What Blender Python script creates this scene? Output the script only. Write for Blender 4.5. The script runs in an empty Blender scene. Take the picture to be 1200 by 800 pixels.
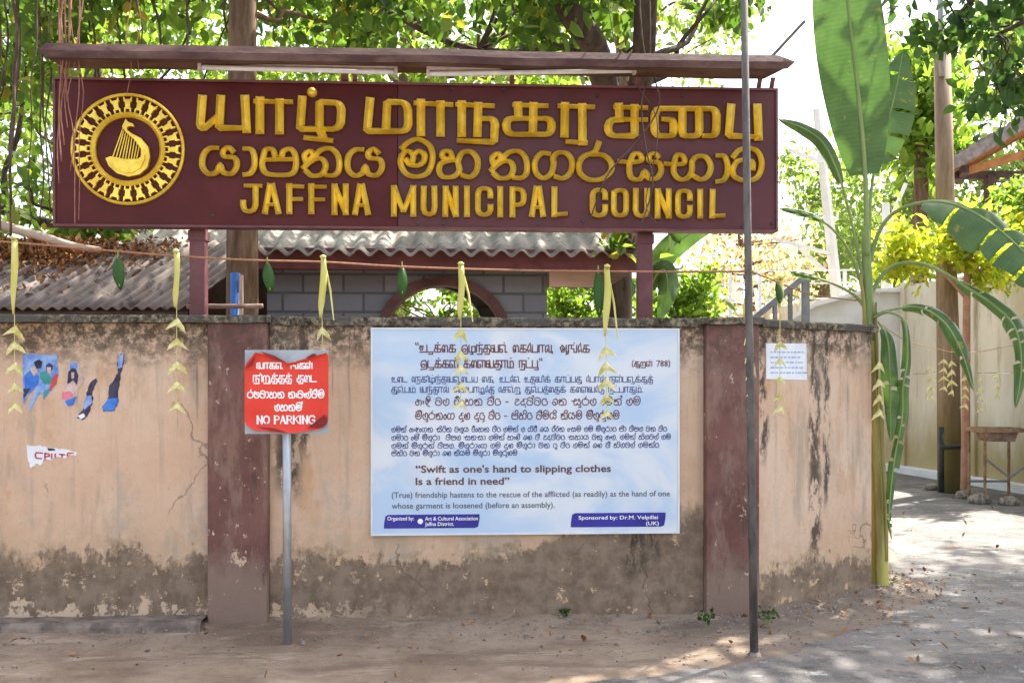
import bpy, bmesh, math, random
import numpy as np
from mathutils import Vector, Matrix, noise as mnoise
R = math.radians
random.seed(7); rng = np.random.default_rng(7)
sc = bpy.context.scene
col = sc.collection

# ------------------------------------------------------------------ camera, sky, sun, exposure
F, HY, D, CAMZ, YAW = 1150.0, 445.0, 6.44, 1.6, R(3.0)
cd = bpy.data.cameras.new('camera'); cd.sensor_width = 36; cd.lens = 36 * F / 1200; cd.shift_y = 45 / 1200
cd.clip_start = 0.05; cd.clip_end = 3000
cam = bpy.data.objects.new('camera', cd); col.objects.link(cam)
cam.location = (0, -D, CAMZ); cam.rotation_euler = (R(90), 0, -YAW); sc.camera = cam
SUN_EL, SUN_AZ = R(58), R(50)          # azimuth measured from +Y (behind the wall) towards +X (right)
w = bpy.data.worlds.new('World'); sc.world = w; w.use_nodes = True
nt = w.node_tree; bg = nt.nodes['Background']
sky = nt.nodes.new('ShaderNodeTexSky'); sky.sky_type = 'NISHITA'; sky.sun_disc = False
sky.sun_elevation = SUN_EL; sky.sun_rotation = SUN_AZ; sky.air_density = 1.0; sky.dust_density = 4.0; sky.ozone_density = 1.0
hs = nt.nodes.new('ShaderNodeHueSaturation'); hs.inputs['Saturation'].default_value = 0.6
nt.links.new(sky.outputs[0], hs.inputs['Color']); nt.links.new(hs.outputs[0], bg.inputs[0]); bg.inputs[1].default_value = 0.13
sl = bpy.data.lights.new('sun', 'SUN'); sl.energy = 4.0; sl.angle = R(0.8); sl.color = (1, 0.95, 0.86)
so = bpy.data.objects.new('sun', sl); col.objects.link(so)
sdir = Vector((math.sin(SUN_AZ) * math.cos(SUN_EL), math.cos(SUN_AZ) * math.cos(SUN_EL), math.sin(SUN_EL)))
so.rotation_euler = sdir.to_track_quat('Z', 'Y').to_euler(); so.location = (0, 0, 30)
sc.view_settings.view_transform = 'Standard'; sc.view_settings.look = 'None'
sc.view_settings.exposure = 2.18; sc.view_settings.gamma = 1.0; sc.view_settings.use_curve_mapping = False
sc.cycles.max_bounces = 8; sc.cycles.diffuse_bounces = 4; sc.cycles.transmission_bounces = 6; sc.cycles.transparent_max_bounces = 8

# ------------------------------------------------------------------ survey: photograph points to places in the world
FW = Vector((math.sin(YAW), math.cos(YAW), 0)); RT = Vector((math.cos(YAW), -math.sin(YAW), 0)); UP = Vector((0, 0, 1))
CO = Vector((0, -D, CAMZ))
def ray(px, py): return FW + RT * ((px - 600) / F) + UP * ((HY - py) / F)
def P(px, py, t): return CO + ray(px, py) * t                       # at a depth
def W(px, py, Y):                                                   # on a plane parallel to the wall
    d = ray(px, py); return CO + d * ((Y + D) / d.y)
def G(px, py, z=0.0):                                               # on the ground
    d = ray(px, py); return CO + d * ((z - CAMZ) / d.z)

# ------------------------------------------------------------------ materials
class NB:
    def __init__(s, name, rough=0.8, spec=0.3):
        s.m = bpy.data.materials.new(name); s.m.use_nodes = True; s.t = s.m.node_tree
        s.b = s.t.nodes['Principled BSDF']; s.b.inputs['Roughness'].default_value = rough
        s.b.inputs['Specular IOR Level'].default_value = spec; s._co = None
    def L(s, a, b): s.t.links.new(a, b)
    def setin(s, sock, v):
        if isinstance(v, bpy.types.NodeSocket): s.L(v, sock)
        elif isinstance(v, (tuple, list)) and len(v) == 3 and sock.type == 'RGBA': sock.default_value = (*v, 1)
        else: sock.default_value = v
    def co(s):
        if s._co is None: s._co = s.t.nodes.new('ShaderNodeTexCoord').outputs['Object']
        return s._co
    def xyz(s):
        n = s.t.nodes.new('ShaderNodeSeparateXYZ'); s.L(s.co(), n.inputs[0]); return n.outputs
    def mp(s, scale, loc=(0, 0, 0)):
        n = s.t.nodes.new('ShaderNodeMapping'); s.L(s.co(), n.inputs[0]); n.inputs['Scale'].default_value = scale; n.inputs['Location'].default_value = loc
        return n.outputs[0]
    def noise(s, scale, detail=5, rough=0.6, vec=None, dist=0.0):
        n = s.t.nodes.new('ShaderNodeTexNoise'); s.L(vec if vec is not None else s.co(), n.inputs['Vector'])
        n.inputs['Scale'].default_value = scale; n.inputs['Detail'].default_value = detail; n.inputs['Roughness'].default_value = rough; n.inputs['Distortion'].default_value = dist
        return n.outputs['Fac']
    def voro(s, scale, vec=None, feat='F1'):
        n = s.t.nodes.new('ShaderNodeTexVoronoi'); n.feature = feat; s.L(vec if vec is not None else s.co(), n.inputs['Vector']); n.inputs['Scale'].default_value = scale
        return n.outputs['Distance']
    def math(s, op, a, b=0.0, c=0.0):
        n = s.t.nodes.new('ShaderNodeMath'); n.operation = op
        s.setin(n.inputs[0], a); s.setin(n.inputs[1], b); s.setin(n.inputs[2], c); return n.outputs[0]
    def step(s, v, lo, hi):                                        # smooth 0..1 (lo may exceed hi)
        n = s.t.nodes.new('ShaderNodeMapRange'); n.interpolation_type = 'SMOOTHSTEP'
        s.setin(n.inputs[0], v)
        a, b, x, y = (lo, hi, 0, 1) if lo < hi else (hi, lo, 1, 0)
        for i, q in zip((1, 2, 3, 4), (a, b, x, y)): n.inputs[i].default_value = q
        return n.outputs[0]
    def mix(s, f, a, b, mode='MIX'):
        n = s.t.nodes.new('ShaderNodeMix'); n.data_type = 'RGBA'; n.blend_type = mode
        s.setin(n.inputs[0], f); s.setin(n.inputs[6], a); s.setin(n.inputs[7], b); return n.outputs[2]
    def ramp(s, f, stops):
        n = s.t.nodes.new('ShaderNodeValToRGB'); s.L(f, n.inputs[0]); e = n.color_ramp.elements
        while len(e) < len(stops): e.new(0.5)
        for q, (p, c) in zip(e, stops): q.position = p; q.color = (*c, 1)
        return n.outputs[0]
    def rand(s): return s.t.nodes.new('ShaderNodeNewGeometry').outputs['Random Per Island']
    def color(s, v): s.setin(s.b.inputs['Base Color'], v); return s
    def rough(s, v): s.setin(s.b.inputs['Roughness'], v); return s
    def bump(s, h, strength=0.4, dist=0.01):
        n = s.t.nodes.new('ShaderNodeBump'); n.inputs['Strength'].default_value = strength; n.inputs['Distance'].default_value = dist
        s.L(h, n.inputs['Height']); s.L(n.outputs[0], s.b.inputs['Normal']); return s
    def metal(s, v): s.b.inputs['Metallic'].default_value = v; return s

M = {}
def simple(name, c1, c2, scale=6, rough=0.7, bump=0.2, spec=0.3, stretch=(1, 1, 1), metal=0, lo=0.35, hi=0.65):
    n = NB(name, rough, spec); v = n.mp(stretch); f = n.noise(scale, 6, 0.65, v)
    n.color(n.mix(n.step(f, lo, hi), c1, c2)).metal(metal)
    if bump: n.bump(n.noise(scale * 3, 6, 0.7, v), bump, 0.01)
    M[name] = n.m; return n.m

def wall_mat():
    n = NB('peach_plaster', 0.92, 0.15); x, y, z = n.xyz()
    blot = n.noise(1.6, 7, 0.65); fine = n.noise(14, 6, 0.7); vst = n.noise(5, 6, 0.65, n.mp((1, 1, 0.22)))
    c = n.mix(n.step(blot, 0.35, 0.68), (0.57, 0.375, 0.25), (0.63, 0.465, 0.34))
    c = n.mix(n.math('MULTIPLY', n.step(n.noise(2.3, 7, 0.7, n.mp((1, 1, 0.7), (4, 0, 2))), 0.5, 0.68), n.step(z, 1.5, 0.7)), c, (0.40, 0.335, 0.265))
    c = n.mix(n.math('MULTIPLY', n.step(n.noise(3.1, 6, 0.7, n.mp((1, 1, 0.45), (9, 1, 2))), 0.52, 0.70), 0.55), c, (0.44, 0.25, 0.12))
    c = n.mix(n.math('MULTIPLY', n.step(vst, 0.53, 0.66), 0.55), c, (0.33, 0.27, 0.20))
    c = n.mix(n.math('MULTIPLY', n.step(n.noise(45, 4, 0.6), 0.58, 0.72), 0.45), c, (0.32, 0.21, 0.13))
    edge0 = n.math('ADD', z, n.math('MULTIPLY', n.step(x, 1.55, 1.75), 0.17))
    edge0 = n.math('SUBTRACT', edge0, n.math('MULTIPLY', n.math('MULTIPLY', n.step(x, 0.3, 1.15), n.step(x, 1.7, 1.6)), 0.22))
    edge0 = n.math('ADD', edge0, n.math('MULTIPLY', n.math('SUBTRACT', n.noise(1.1, 3, 0.5, n.mp((1, 1, 0.3), (2, 8, 0))), 0.5), 0.35))
    # yellow damp zone just above the bare render
    edge = n.math('ADD', edge0, n.math('MULTIPLY', n.math('SUBTRACT', n.noise(4.5, 8, 0.75), 0.5), 0.62))
    edge = n.math('ADD', edge, n.math('MULTIPLY', n.math('SUBTRACT', n.noise(20, 6, 0.75, n.mp((1, 1, 0.42))), 0.5), 0.34))
    c = n.mix(n.math('MULTIPLY', n.step(edge, 0.85, 0.46), n.math('MULTIPLY', n.step(fine, 0.35, 0.6), 0.75)), c, (0.50, 0.345, 0.215))
    # moss line and bare cement render
    moss = n.math('MULTIPLY', n.math('MULTIPLY', n.step(edge, 0.56, 0.48), n.step(edge, 0.40, 0.46)), n.step(n.noise(3.0, 5, 0.6, n.mp((1, 1, 1), (3, 3, 1))), 0.47, 0.58))
    bare = n.step(edge, 0.475, 0.405)
    cem = n.mix(n.step(n.noise(7, 7, 0.7), 0.38, 0.62), (0.165, 0.115, 0.078), (0.255, 0.186, 0.130))
    cem = n.mix(n.math('MULTIPLY', n.step(n.noise(19, 8, 0.75, n.mp((1, 1, 0.7), (3, 1, 7))), 0.52, 0.64), 0.25), cem, (0.32, 0.25, 0.185))
    cem = n.mix(n.math('MULTIPLY', n.step(n.noise(26, 6, 0.7, n.mp((1, 1, 0.8), (7, 1, 3))), 0.58, 0.66), 0.3), cem, (0.10, 0.076, 0.058))
    c = n.mix(bare, c, cem)
    c = n.mix(n.math('MULTIPLY', moss, 0.35), c, (0.06, 0.068, 0.03))
    # old paint flakes that stayed on the render, more of them near the foot
    fl = n.math('ADD', n.noise(9, 8, 0.75, n.mp((1, 1, 0.9), (2, 5, 1))), n.math('MULTIPLY', n.step(z, 0.24, 0.06), 0.11))
    fl = n.math('MULTIPLY', n.math('MULTIPLY', n.step(fl, 0.575, 0.605), n.step(z, 0.5, 0.40)), n.math('ADD', n.math('MULTIPLY', n.step(x, -0.3, -1.2), 0.9), 0.1))
    c = n.mix(fl, c, (0.56, 0.41, 0.28))
    fl2 = n.math('MULTIPLY', n.step(n.noise(8, 8, 0.72, n.mp((1, 1, 1), (12, 5, 3))), 0.60, 0.62), n.step(z, 0.7, 0.5))
    c = n.mix(fl2, c, (0.54, 0.37, 0.22))
    # black mould under the coping and in runs below it
    top = n.math('ADD', z, n.math('MULTIPLY', n.math('SUBTRACT', n.noise(6, 7, 0.7), 0.5), 0.5))
    tm = n.math('MULTIPLY', n.step(top, 1.60, 1.90), n.step(n.noise(14, 7, 0.78), 0.38, 0.55))
    c = n.mix(n.math('MULTIPLY', tm, 0.9), c, (0.055, 0.045, 0.03))
    run = None
    for x0, wd, zlo, zhi in ((-1.12, 0.13, 0.75, 1.85), (-1.02, 0.05, 1.0, 1.9), (1.15, 0.11, 0.2, 1.9), (1.28, 0.05, 0.3, 1.7),
                             (2.03, 0.05, 0.95, 1.95), (2.49, 0.085, 0.25, 1.95), (2.60, 0.04, 0.6, 1.95), (-3.34, 0.07, 0.5, 2.0), (1.72, 0.05, 0.8, 1.6)):
        xx = n.math('ADD', x, n.math('MULTIPLY', n.math('SUBTRACT', n.noise(5, 4, 0.6), 0.5), 0.12))
        d = n.math('ABSOLUTE', n.math('SUBTRACT', xx, x0))
        k = n.math('MULTIPLY', n.step(d, wd, wd * 0.25), n.math('MULTIPLY', n.step(z, zlo, zlo + 0.25), n.step(z, zhi + 0.1, zhi - 0.1)))
        run = k if run is None else n.math('MAXIMUM', run, k)
    rt = n.step(n.noise(13, 7, 0.75, n.mp((1, 1, 0.45), (1, 7, 0))), 0.43, 0.53)
    c = n.mix(n.math('MULTIPLY', n.math('MULTIPLY', run, rt), 0.9), c, (0.05, 0.042, 0.032))
    drip = n.math('MULTIPLY', n.step(n.noise(1.0, 6, 0.7, n.mp((16, 1, 0.55), (3, 0, 1))), 0.57, 0.68), n.step(n.math('ADD', z, n.math('MULTIPLY', n.noise(1.7, 3, 0.5), 0.9)), 1.5, 2.25))
    c = n.mix(n.math('MULTIPLY', drip, 0.75), c, (0.10, 0.08, 0.055))
    wash = n.math('MULTIPLY', n.step(n.noise(1.0, 6, 0.7, n.mp((9, 1, 0.5), (8, 0, 5))), 0.52, 0.68), n.step(z, 0.35, 0.9))
    c = n.mix(n.math('MULTIPLY', wash, 0.5), c, (0.33, 0.28, 0.215))
    wob_ = n.t.nodes.new('ShaderNodeVectorMath'); wob_.operation = 'ADD'; n.L(n.co(), wob_.inputs[0])
    ns_ = n.t.nodes.new('ShaderNodeTexNoise'); ns_.inputs['Scale'].default_value = 4; ns_.inputs['Detail'].default_value = 4; n.L(n.co(), ns_.inputs['Vector'])
    sc_ = n.t.nodes.new('ShaderNodeVectorMath'); sc_.operation = 'SCALE'; n.L(ns_.outputs['Color'], sc_.inputs[0]); sc_.inputs['Scale'].default_value = 0.35; n.L(sc_.outputs[0], wob_.inputs[1])
    crack = n.math('MULTIPLY', n.step(n.voro(1.15, wob_.outputs[0], 'DISTANCE_TO_EDGE'), 0.0075, 0.003), n.step(n.noise(1.4, 3, 0.5, n.mp((1, 1, 1), (6, 6, 2))), 0.50, 0.58))
    c = n.mix(n.math('MULTIPLY', crack, 0.45), c, (0.08, 0.06, 0.045))
    n.color(c)
    h = n.math('ADD', n.math('MULTIPLY', n.math('SUBTRACT', n.noise(22, 8, 0.7), crack), 0.6), n.math('SUBTRACT', n.math('MULTIPLY', fl, 0.5), n.math('MULTIPLY', bare, 0.6)))
    n.bump(h, 0.55, 0.012); M['plaster'] = n.m
def pier_mat():
    n = NB('maroon_wall_paint', 0.75, 0.25); x, y, z = n.xyz()
    c = n.mix(n.step(n.noise(3, 6, 0.7), 0.35, 0.65), (0.125, 0.055, 0.045), (0.185, 0.088, 0.070))
    c = n.mix(n.math('MULTIPLY', n.step(n.noise(7, 6, 0.7, n.mp((1, 1, 0.3))), 0.48, 0.66), 0.7), c, (0.26, 0.165, 0.125))
    e = n.math('ADD', z, n.math('MULTIPLY', n.math('SUBTRACT', n.noise(5, 7, 0.7), 0.5), 0.5))
    c = n.mix(n.math('MULTIPLY', n.step(e, 0.52, 0.28), 0.85), c, (0.24, 0.165, 0.125))
    ch = n.step(n.noise(17, 8, 0.75), 0.625, 0.65); c = n.mix(ch, c, (0.55, 0.43, 0.34))
    ch2 = n.step(n.noise(5.5, 7, 0.7, n.mp((1, 1, 0.6), (3, 1, 4))), 0.635, 0.65); c = n.mix(ch2, c, (0.55, 0.40, 0.26))
    c = n.mix(n.math('MULTIPLY', n.math('MULTIPLY', n.step(e, 1.5, 1.95), n.step(n.noise(14, 6, 0.7), 0.4, 0.6)), 0.6), c, (0.07, 0.05, 0.04))
    c = n.mix(n.math('MULTIPLY', n.step(n.noise(11, 6, 0.7, n.mp((1, 1, 0.2), (0, 2, 5))), 0.60, 0.68), 0.6), c, (0.055, 0.045, 0.04))
    n.color(c); n.bump(n.math('ADD', n.noise(20, 7, 0.7), n.math('MULTIPLY', ch2, -0.6)), 0.4, 0.01); M['pier'] = n.m
def coping_mat():
    n = NB('mossy_cement', 0.95, 0.1)
    f = n.noise(22, 8, 0.75)
    c = n.ramp(f, [(0.36, (0.02, 0.018, 0.014)), (0.48, (0.09, 0.075, 0.055)), (0.58, (0.26, 0.22, 0.15)), (0.68, (0.42, 0.36, 0.25))])
    c = n.mix(n.step(n.noise(2.5, 5, 0.6), 0.45, 0.62), c, (0.10, 0.09, 0.08))
    n.color(c); n.bump(f, 0.8, 0.02); M['coping'] = n.m
def ground_mat():
    n = NB('dry_earth', 0.95, 0.15); x, y, z = n.xyz()
    c = n.mix(n.step(n.noise(1.3, 8, 0.7), 0.35, 0.65), (0.20, 0.143, 0.100), (0.32, 0.245, 0.178))
    c = n.mix(n.math('MULTIPLY', n.step(n.noise(9, 7, 0.75), 0.52, 0.66), 0.6), c, (0.17, 0.115, 0.08))
    c = n.mix(n.math('MULTIPLY', n.step(n.noise(2.4, 6, 0.7, n.mp((0.6, 2, 1), (5, 2, 0))), 0.55, 0.68), 0.6), c, (0.45, 0.36, 0.27))
    c = n.mix(n.math('MULTIPLY', n.step(n.noise(1.7, 7, 0.7, n.mp((0.5, 1.8, 1), (2, 9, 0))), 0.50, 0.62), 0.75), c, (0.155, 0.108, 0.078))
    c = n.mix(n.math('MULTIPLY', n.step(n.math('ADD', x, n.math('MULTIPLY', n.noise(2, 5, 0.6), 1.6)), 1.6, 3.4), 0.7), c, (0.17, 0.14, 0.115))
    c = n.mix(n.step(n.noise(70, 3, 0.6), 0.64, 0.70), c, (0.13, 0.10, 0.08))
    c = n.mix(n.step(n.noise(55, 3, 0.6, n.mp((1, 1, 1), (7, 3, 1))), 0.68, 0.72), c, (0.50, 0.43, 0.35))
    n.color(c); n.bump(n.math('ADD', n.noise(5, 8, 0.7), n.math('MULTIPLY', n.noise(60, 5, 0.7), 0.35)), 0.7, 0.03); M['earth'] = n.m
def road_mat():
    n = NB('worn_road', 0.85, 0.3); x, y, z = n.xyz()
    c = n.mix(n.step(n.noise(1.1, 8, 0.7), 0.38, 0.62), (0.085, 0.079, 0.074), (0.175, 0.16, 0.148))
    c = n.mix(n.math('MULTIPLY', n.step(n.noise(2.2, 7, 0.7, n.mp((0.7, 1.6, 1), (8, 1, 0))), 0.50, 0.64), 0.75), c, (0.225, 0.19, 0.155))
    c = n.mix(n.math('MULTIPLY', n.step(n.noise(4, 7, 0.75, n.mp((1, 2, 1), (1, 4, 0))), 0.58, 0.64), 0.8), c, (0.34, 0.33, 0.315))
    c = n.mix(n.math('MULTIPLY', n.step(n.noise(3, 7, 0.75, n.mp((1, 2, 1), (5, 4, 3))), 0.53, 0.63), 0.7), c, (0.055, 0.05, 0.046))
    c = n.mix(n.step(n.noise(80, 3, 0.6), 0.62, 0.68), c, (0.30, 0.27, 0.24))
    n.color(c); n.rough(n.step(n.noise(2, 6, 0.7), 0.3, 0.6)); 
    n.b.inputs['Roughness'].default_value = 0.8
    for l in list(n.t.links):
        if l.to_socket == n.b.inputs['Roughness']: n.t.links.remove(l)
    n.bump(n.math('ADD', n.noise(6, 8, 0.7), n.math('MULTIPLY', n.noise(90, 4, 0.7), 0.4)), 0.6, 0.02); M['road'] = n.m
def sheet_mat(name, a, b, dark):
    n = NB(name, 0.8, 0.3)
    c = n.mix(n.step(n.noise(3, 7, 0.7), 0.35, 0.65), a, b)
    c = n.mix(n.math('MULTIPLY', n.step(n.noise(7, 7, 0.75), 0.53, 0.64), 0.8), c, dark)
    c = n.mix(n.math('MULTIPLY', n.step(n.noise(5, 6, 0.7, n.mp((1, 1, 1), (5, 5, 5))), 0.6, 0.68), 0.6), c, (0.30, 0.17, 0.09))
    n.color(c); n.bump(n.noise(30, 6, 0.7), 0.3, 0.005); M[name] = n.m
def leaf_mat(name, stops, trans=0.45, rough=0.45, tcol=1.7):
    n = NB(name, rough, 0.35); c = n.ramp(n.rand(), stops); n.color(c)
    tr = n.t.nodes.new('ShaderNodeBsdfTranslucent'); mx = n.t.nodes.new('ShaderNodeMixShader')
    n.L(n.mix(1.0, c, (tcol, tcol * 1.05, tcol * 0.55), 'MULTIPLY'), tr.inputs[0])
    mx.inputs[0].default_value = min(0.6, trans + 0.08); n.L(n.b.outputs[0], mx.inputs[1]); n.L(tr.outputs[0], mx.inputs[2])
    n.L(mx.outputs[0], n.t.nodes['Material Output'].inputs[0]); M[name] = n.m
def banana_mat():
    n = NB('banana_leaf', 0.4, 0.4)
    at = n.t.nodes.new('ShaderNodeUVMap').outputs[0]; sp = n.t.nodes.new('ShaderNodeSeparateXYZ'); n.L(at, sp.inputs[0])
    vein = n.math('SINE', n.math('MULTIPLY', sp.outputs[1], 150.0))
    c = n.mix(n.step(n.noise(4, 6, 0.6), 0.35, 0.65), (0.055, 0.105, 0.034), (0.085, 0.150, 0.050))
    c = n.mix(n.math('MULTIPLY', n.step(vein, 0.0, 1.0), 0.10), c, (0.13, 0.21, 0.07))
    c = n.mix(n.math('MULTIPLY', n.step(n.noise(9, 6, 0.7), 0.62, 0.68), 0.7), c, (0.30, 0.22, 0.05))
    dry = n.math('ADD', sp.outputs[0], n.math('MULTIPLY', n.math('SUBTRACT', n.noise(7, 6, 0.7), 0.5), 0.7))
    c = n.mix(n.math('MULTIPLY', n.step(dry, 0.98, 1.08), 0.85), c, (0.22, 0.14, 0.05))
    n.color(c); n.bump(vein, 0.12, 0.003)
    tr = n.t.nodes.new('ShaderNodeBsdfTranslucent'); mx = n.t.nodes.new('ShaderNodeMixShader')
    n.L(n.mix(1.0, c, (1.5, 1.7, 0.8), 'MULTIPLY'), tr.inputs[0]); mx.inputs[0].default_value = 0.28
    n.L(n.b.outputs[0], mx.inputs[1]); n.L(tr.outputs[0], mx.inputs[2]); n.L(mx.outputs[0], n.t.nodes['Material Output'].inputs[0]); M['banana'] = n.m
def fence_mat():
    n = NB('whitewashed_concrete', 0.9, 0.2); x, y, z = n.xyz()
    c = n.mix(n.step(n.noise(2, 6, 0.65, n.mp((1, 1, 0.3))), 0.35, 0.65), (0.62, 0.56, 0.44), (0.72, 0.67, 0.56))
    e = n.math('ADD', z, n.math('MULTIPLY', n.math('SUBTRACT', n.noise(2.5, 6, 0.7, n.mp((1, 1, 0.4))), 0.5), 1.2))
    c = n.mix(n.math('MULTIPLY', n.step(e, 1.3, 0.3), 0.8), c, (0.36, 0.27, 0.09))
    c = n.mix(n.math('MULTIPLY', n.step(n.noise(6, 6, 0.7, n.mp((1, 1, 0.15), (3, 2, 1))), 0.55, 0.68), 0.6), c, (0.36, 0.31, 0.22))
    n.color(c); n.bump(n.noise(18, 6, 0.7), 0.3, 0.01); M['fence'] = n.m
def panel_mat():
    n = NB('printed_panel', 0.35, 0.4)
    f = n.noise(1.5, 4, 0.55, n.mp((1, 1, 1.3), (2, 0, 1)), 0.6)
    c = n.mix(n.step(f, 0.40, 0.62), (0.43, 0.56, 0.71), (0.64, 0.68, 0.72))
    c = n.mix(n.math('MULTIPLY', n.step(n.noise(3, 6, 0.7, n.mp((1, 1, 0.4), (4, 4, 4))), 0.56, 0.70), 0.5), c, (0.60, 0.60, 0.62))
    n.color(c); n.bump(n.noise(2.5, 3, 0.5), 0.1, 0.02); M['panel'] = n.m
def brick_mat():
    n = NB('grey_block', 0.85, 0.2)
    t = n.t.nodes.new('ShaderNodeTexBrick'); mpn = n.t.nodes.new('ShaderNodeMapping'); n.L(n.co(), mpn.inputs[0])
    mpn.inputs['Rotation'].default_value = (R(-90), 0, 0); n.L(mpn.outputs[0], t.inputs['Vector'])
    t.inputs['Scale'].default_value = 1.0; t.inputs['Brick Width'].default_value = 0.36; t.inputs['Row Height'].default_value = 0.17; t.inputs['Mortar Size'].default_value = 0.012
    t.inputs['Color1'].default_value = (0.155, 0.172, 0.19, 1); t.inputs['Color2'].default_value = (0.20, 0.218, 0.235, 1); t.inputs['Mortar'].default_value = (0.10, 0.105, 0.11, 1)
    c = n.mix(n.math('MULTIPLY', n.step(n.noise(6, 6, 0.7), 0.5, 0.65), 0.4), t.outputs['Color'], (0.16, 0.155, 0.15)); n.color(c)
    n.bump(n.math('SUBTRACT', n.math('MULTIPLY', n.noise(20, 5, 0.6), 0.6), t.outputs['Fac']), 0.8, 0.01); M['block'] = n.m
wall_mat(); pier_mat(); coping_mat(); ground_mat(); road_mat(); banana_mat(); fence_mat(); panel_mat(); brick_mat()
sheet_mat('white_sheet', (0.20, 0.18, 0.15), (0.34, 0.31, 0.26), (0.09, 0.075, 0.055))
sheet_mat('old_sheet', (0.15, 0.118, 0.10), (0.24, 0.195, 0.165), (0.065, 0.048, 0.038))
simple('sign_red', (0.070, 0.011, 0.011), (0.092, 0.016, 0.015), 2.5, 0.5, 0.08, 0.2)
simple('sign_sky_tint', (0.078, 0.019, 0.020), (0.102, 0.027, 0.028), 2.2, 0.45, 0.08, 0.3)  # board red with the sky's reflection mixed into the base colour
simple('maroon_steel', (0.10, 0.03, 0.032), (0.15, 0.05, 0.048), 5, 0.5, 0.15, 0.4)
simple('canopy_paint', (0.060, 0.024, 0.020), (0.14, 0.080, 0.062), 7, 0.7, 0.3, 0.3, (0.4, 1, 1))
simple('arch_paint', (0.075, 0.035, 0.03), (0.12, 0.06, 0.05), 5, 0.7, 0.3)
simple('gold', (0.74, 0.48, 0.035), (0.95, 0.70, 0.09), 7, 0.34, 0.08, 0.6, metal=0.45)
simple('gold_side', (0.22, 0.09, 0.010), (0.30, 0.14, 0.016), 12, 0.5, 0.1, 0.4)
simple('tube_white', (0.62, 0.58, 0.56), (0.75, 0.72, 0.70), 8, 0.4, 0, 0.5)
simple('batten', (0.42, 0.32, 0.30), (0.55, 0.44, 0.40), 8, 0.5, 0.1)
simple('galvanised', (0.30, 0.32, 0.34), (0.42, 0.44, 0.46), 9, 0.45, 0.15, 0.5, (1, 1, 0.5), 0.6)
simple('plate_grey', (0.26, 0.30, 0.32), (0.36, 0.40, 0.42), 5, 0.45, 0.08, 0.5)
simple('pole_grey', (0.075, 0.068, 0.062), (0.15, 0.135, 0.12), 14, 0.7, 0.25, 0.2, (1, 1, 0.3))
simple('rust_pole', (0.16, 0.10, 0.07), (0.30, 0.22, 0.17), 10, 0.8, 0.3)
simple('sticker_red', (0.62, 0.030, 0.013), (0.70, 0.045, 0.020), 3, 0.4, 0.06, 0.4)
simple('sticker_back', (0.17, 0.012, 0.010), (0.26, 0.022, 0.016), 3, 0.5, 0)
simple('print_white', (0.82, 0.80, 0.78), (0.86, 0.85, 0.83), 3, 0.5, 0)
simple('print_maroon', (0.11, 0.025, 0.03), (0.14, 0.035, 0.035), 3, 0.5, 0)
simple('print_brown', (0.10, 0.05, 0.045), (0.13, 0.06, 0.05), 3, 0.5, 0)
simple('print_navy', (0.03, 0.035, 0.16), (0.045, 0.05, 0.20), 3, 0.5, 0)
simple('print_grey', (0.09, 0.09, 0.11), (0.12, 0.12, 0.14), 3, 0.5, 0)
simple('banner_blue', (0.025, 0.025, 0.22), (0.04, 0.035, 0.30), 3, 0.4, 0)
simple('panel_edge', (0.60, 0.62, 0.64), (0.70, 0.71, 0.72), 4, 0.4, 0)
simple('paper', (0.66, 0.68, 0.72), (0.76, 0.78, 0.80), 8, 0.8, 0.2)
simple('paper_blue', (0.10, 0.20, 0.50), (0.28, 0.42, 0.70), 14, 0.6, 0.2)
simple('ink_teal', (0.03, 0.22, 0.22), (0.06, 0.30, 0.27), 9, 0.6, 0)
simple('ink_dark', (0.015, 0.015, 0.03), (0.06, 0.05, 0.10), 9, 0.6, 0)
simple('ink_pink', (0.60, 0.12, 0.20), (0.70, 0.20, 0.25), 9, 0.6, 0)
simple('ink_skin', (0.40, 0.26, 0.22), (0.60, 0.48, 0.44), 9, 0.6, 0)
simple('ink_bright', (0.03, 0.12, 0.50), (0.06, 0.22, 0.62), 9, 0.6, 0)
simple('ink_red', (0.45, 0.04, 0.05), (0.55, 0.07, 0.07), 9, 0.6, 0)
simple('bark', (0.085, 0.052, 0.030), (0.20, 0.135, 0.085), 9, 0.9, 0.9, 0.2, (1, 1, 0.2))
simple('bark_dark', (0.045, 0.033, 0.025), (0.10, 0.075, 0.055), 9, 0.9, 0.9, 0.2, (1, 1, 0.25))
simple('root', (0.05, 0.035, 0.025), (0.12, 0.08, 0.055), 9, 0.9, 0.4)
simple('root_red', (0.22, 0.095, 0.06), (0.34, 0.17, 0.11), 9, 0.9, 0.4)
simple('timber', (0.19, 0.125, 0.08), (0.33, 0.24, 0.17), 6, 0.85, 0.5, 0.2, (1, 1, 0.15))
def timber_base():
    n = NB('timber_pole', 0.85, 0.2); x, y, z = n.xyz()
    c = n.mix(n.step(n.noise(6, 6, 0.7, n.mp((1, 1, 0.15))), 0.35, 0.65), (0.20, 0.13, 0.085), (0.34, 0.245, 0.17))
    e = n.math('ADD', z, n.math('MULTIPLY', n.math('SUBTRACT', n.noise(3, 5, 0.6), 0.5), 1.0))
    n.color(n.mix(n.math('MULTIPLY', n.step(e, 1.7, 0.6), 0.8), c, (0.20, 0.17, 0.05))); n.bump(n.noise(14, 6, 0.7, n.mp((1, 1, 0.15))), 0.5, 0.01); M['timber_pole'] = n.m
timber_base()
simple('pale_wood', (0.40, 0.29, 0.22), (0.52, 0.40, 0.31), 5, 0.8, 0.3, 0.2, (0.3, 1, 1))
simple('orange_wood', (0.36, 0.15, 0.05), (0.50, 0.24, 0.09), 5, 0.7, 0.2)
simple('dark_wood', (0.055, 0.035, 0.03), (0.10, 0.065, 0.05), 5, 0.8, 0.3)
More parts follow.
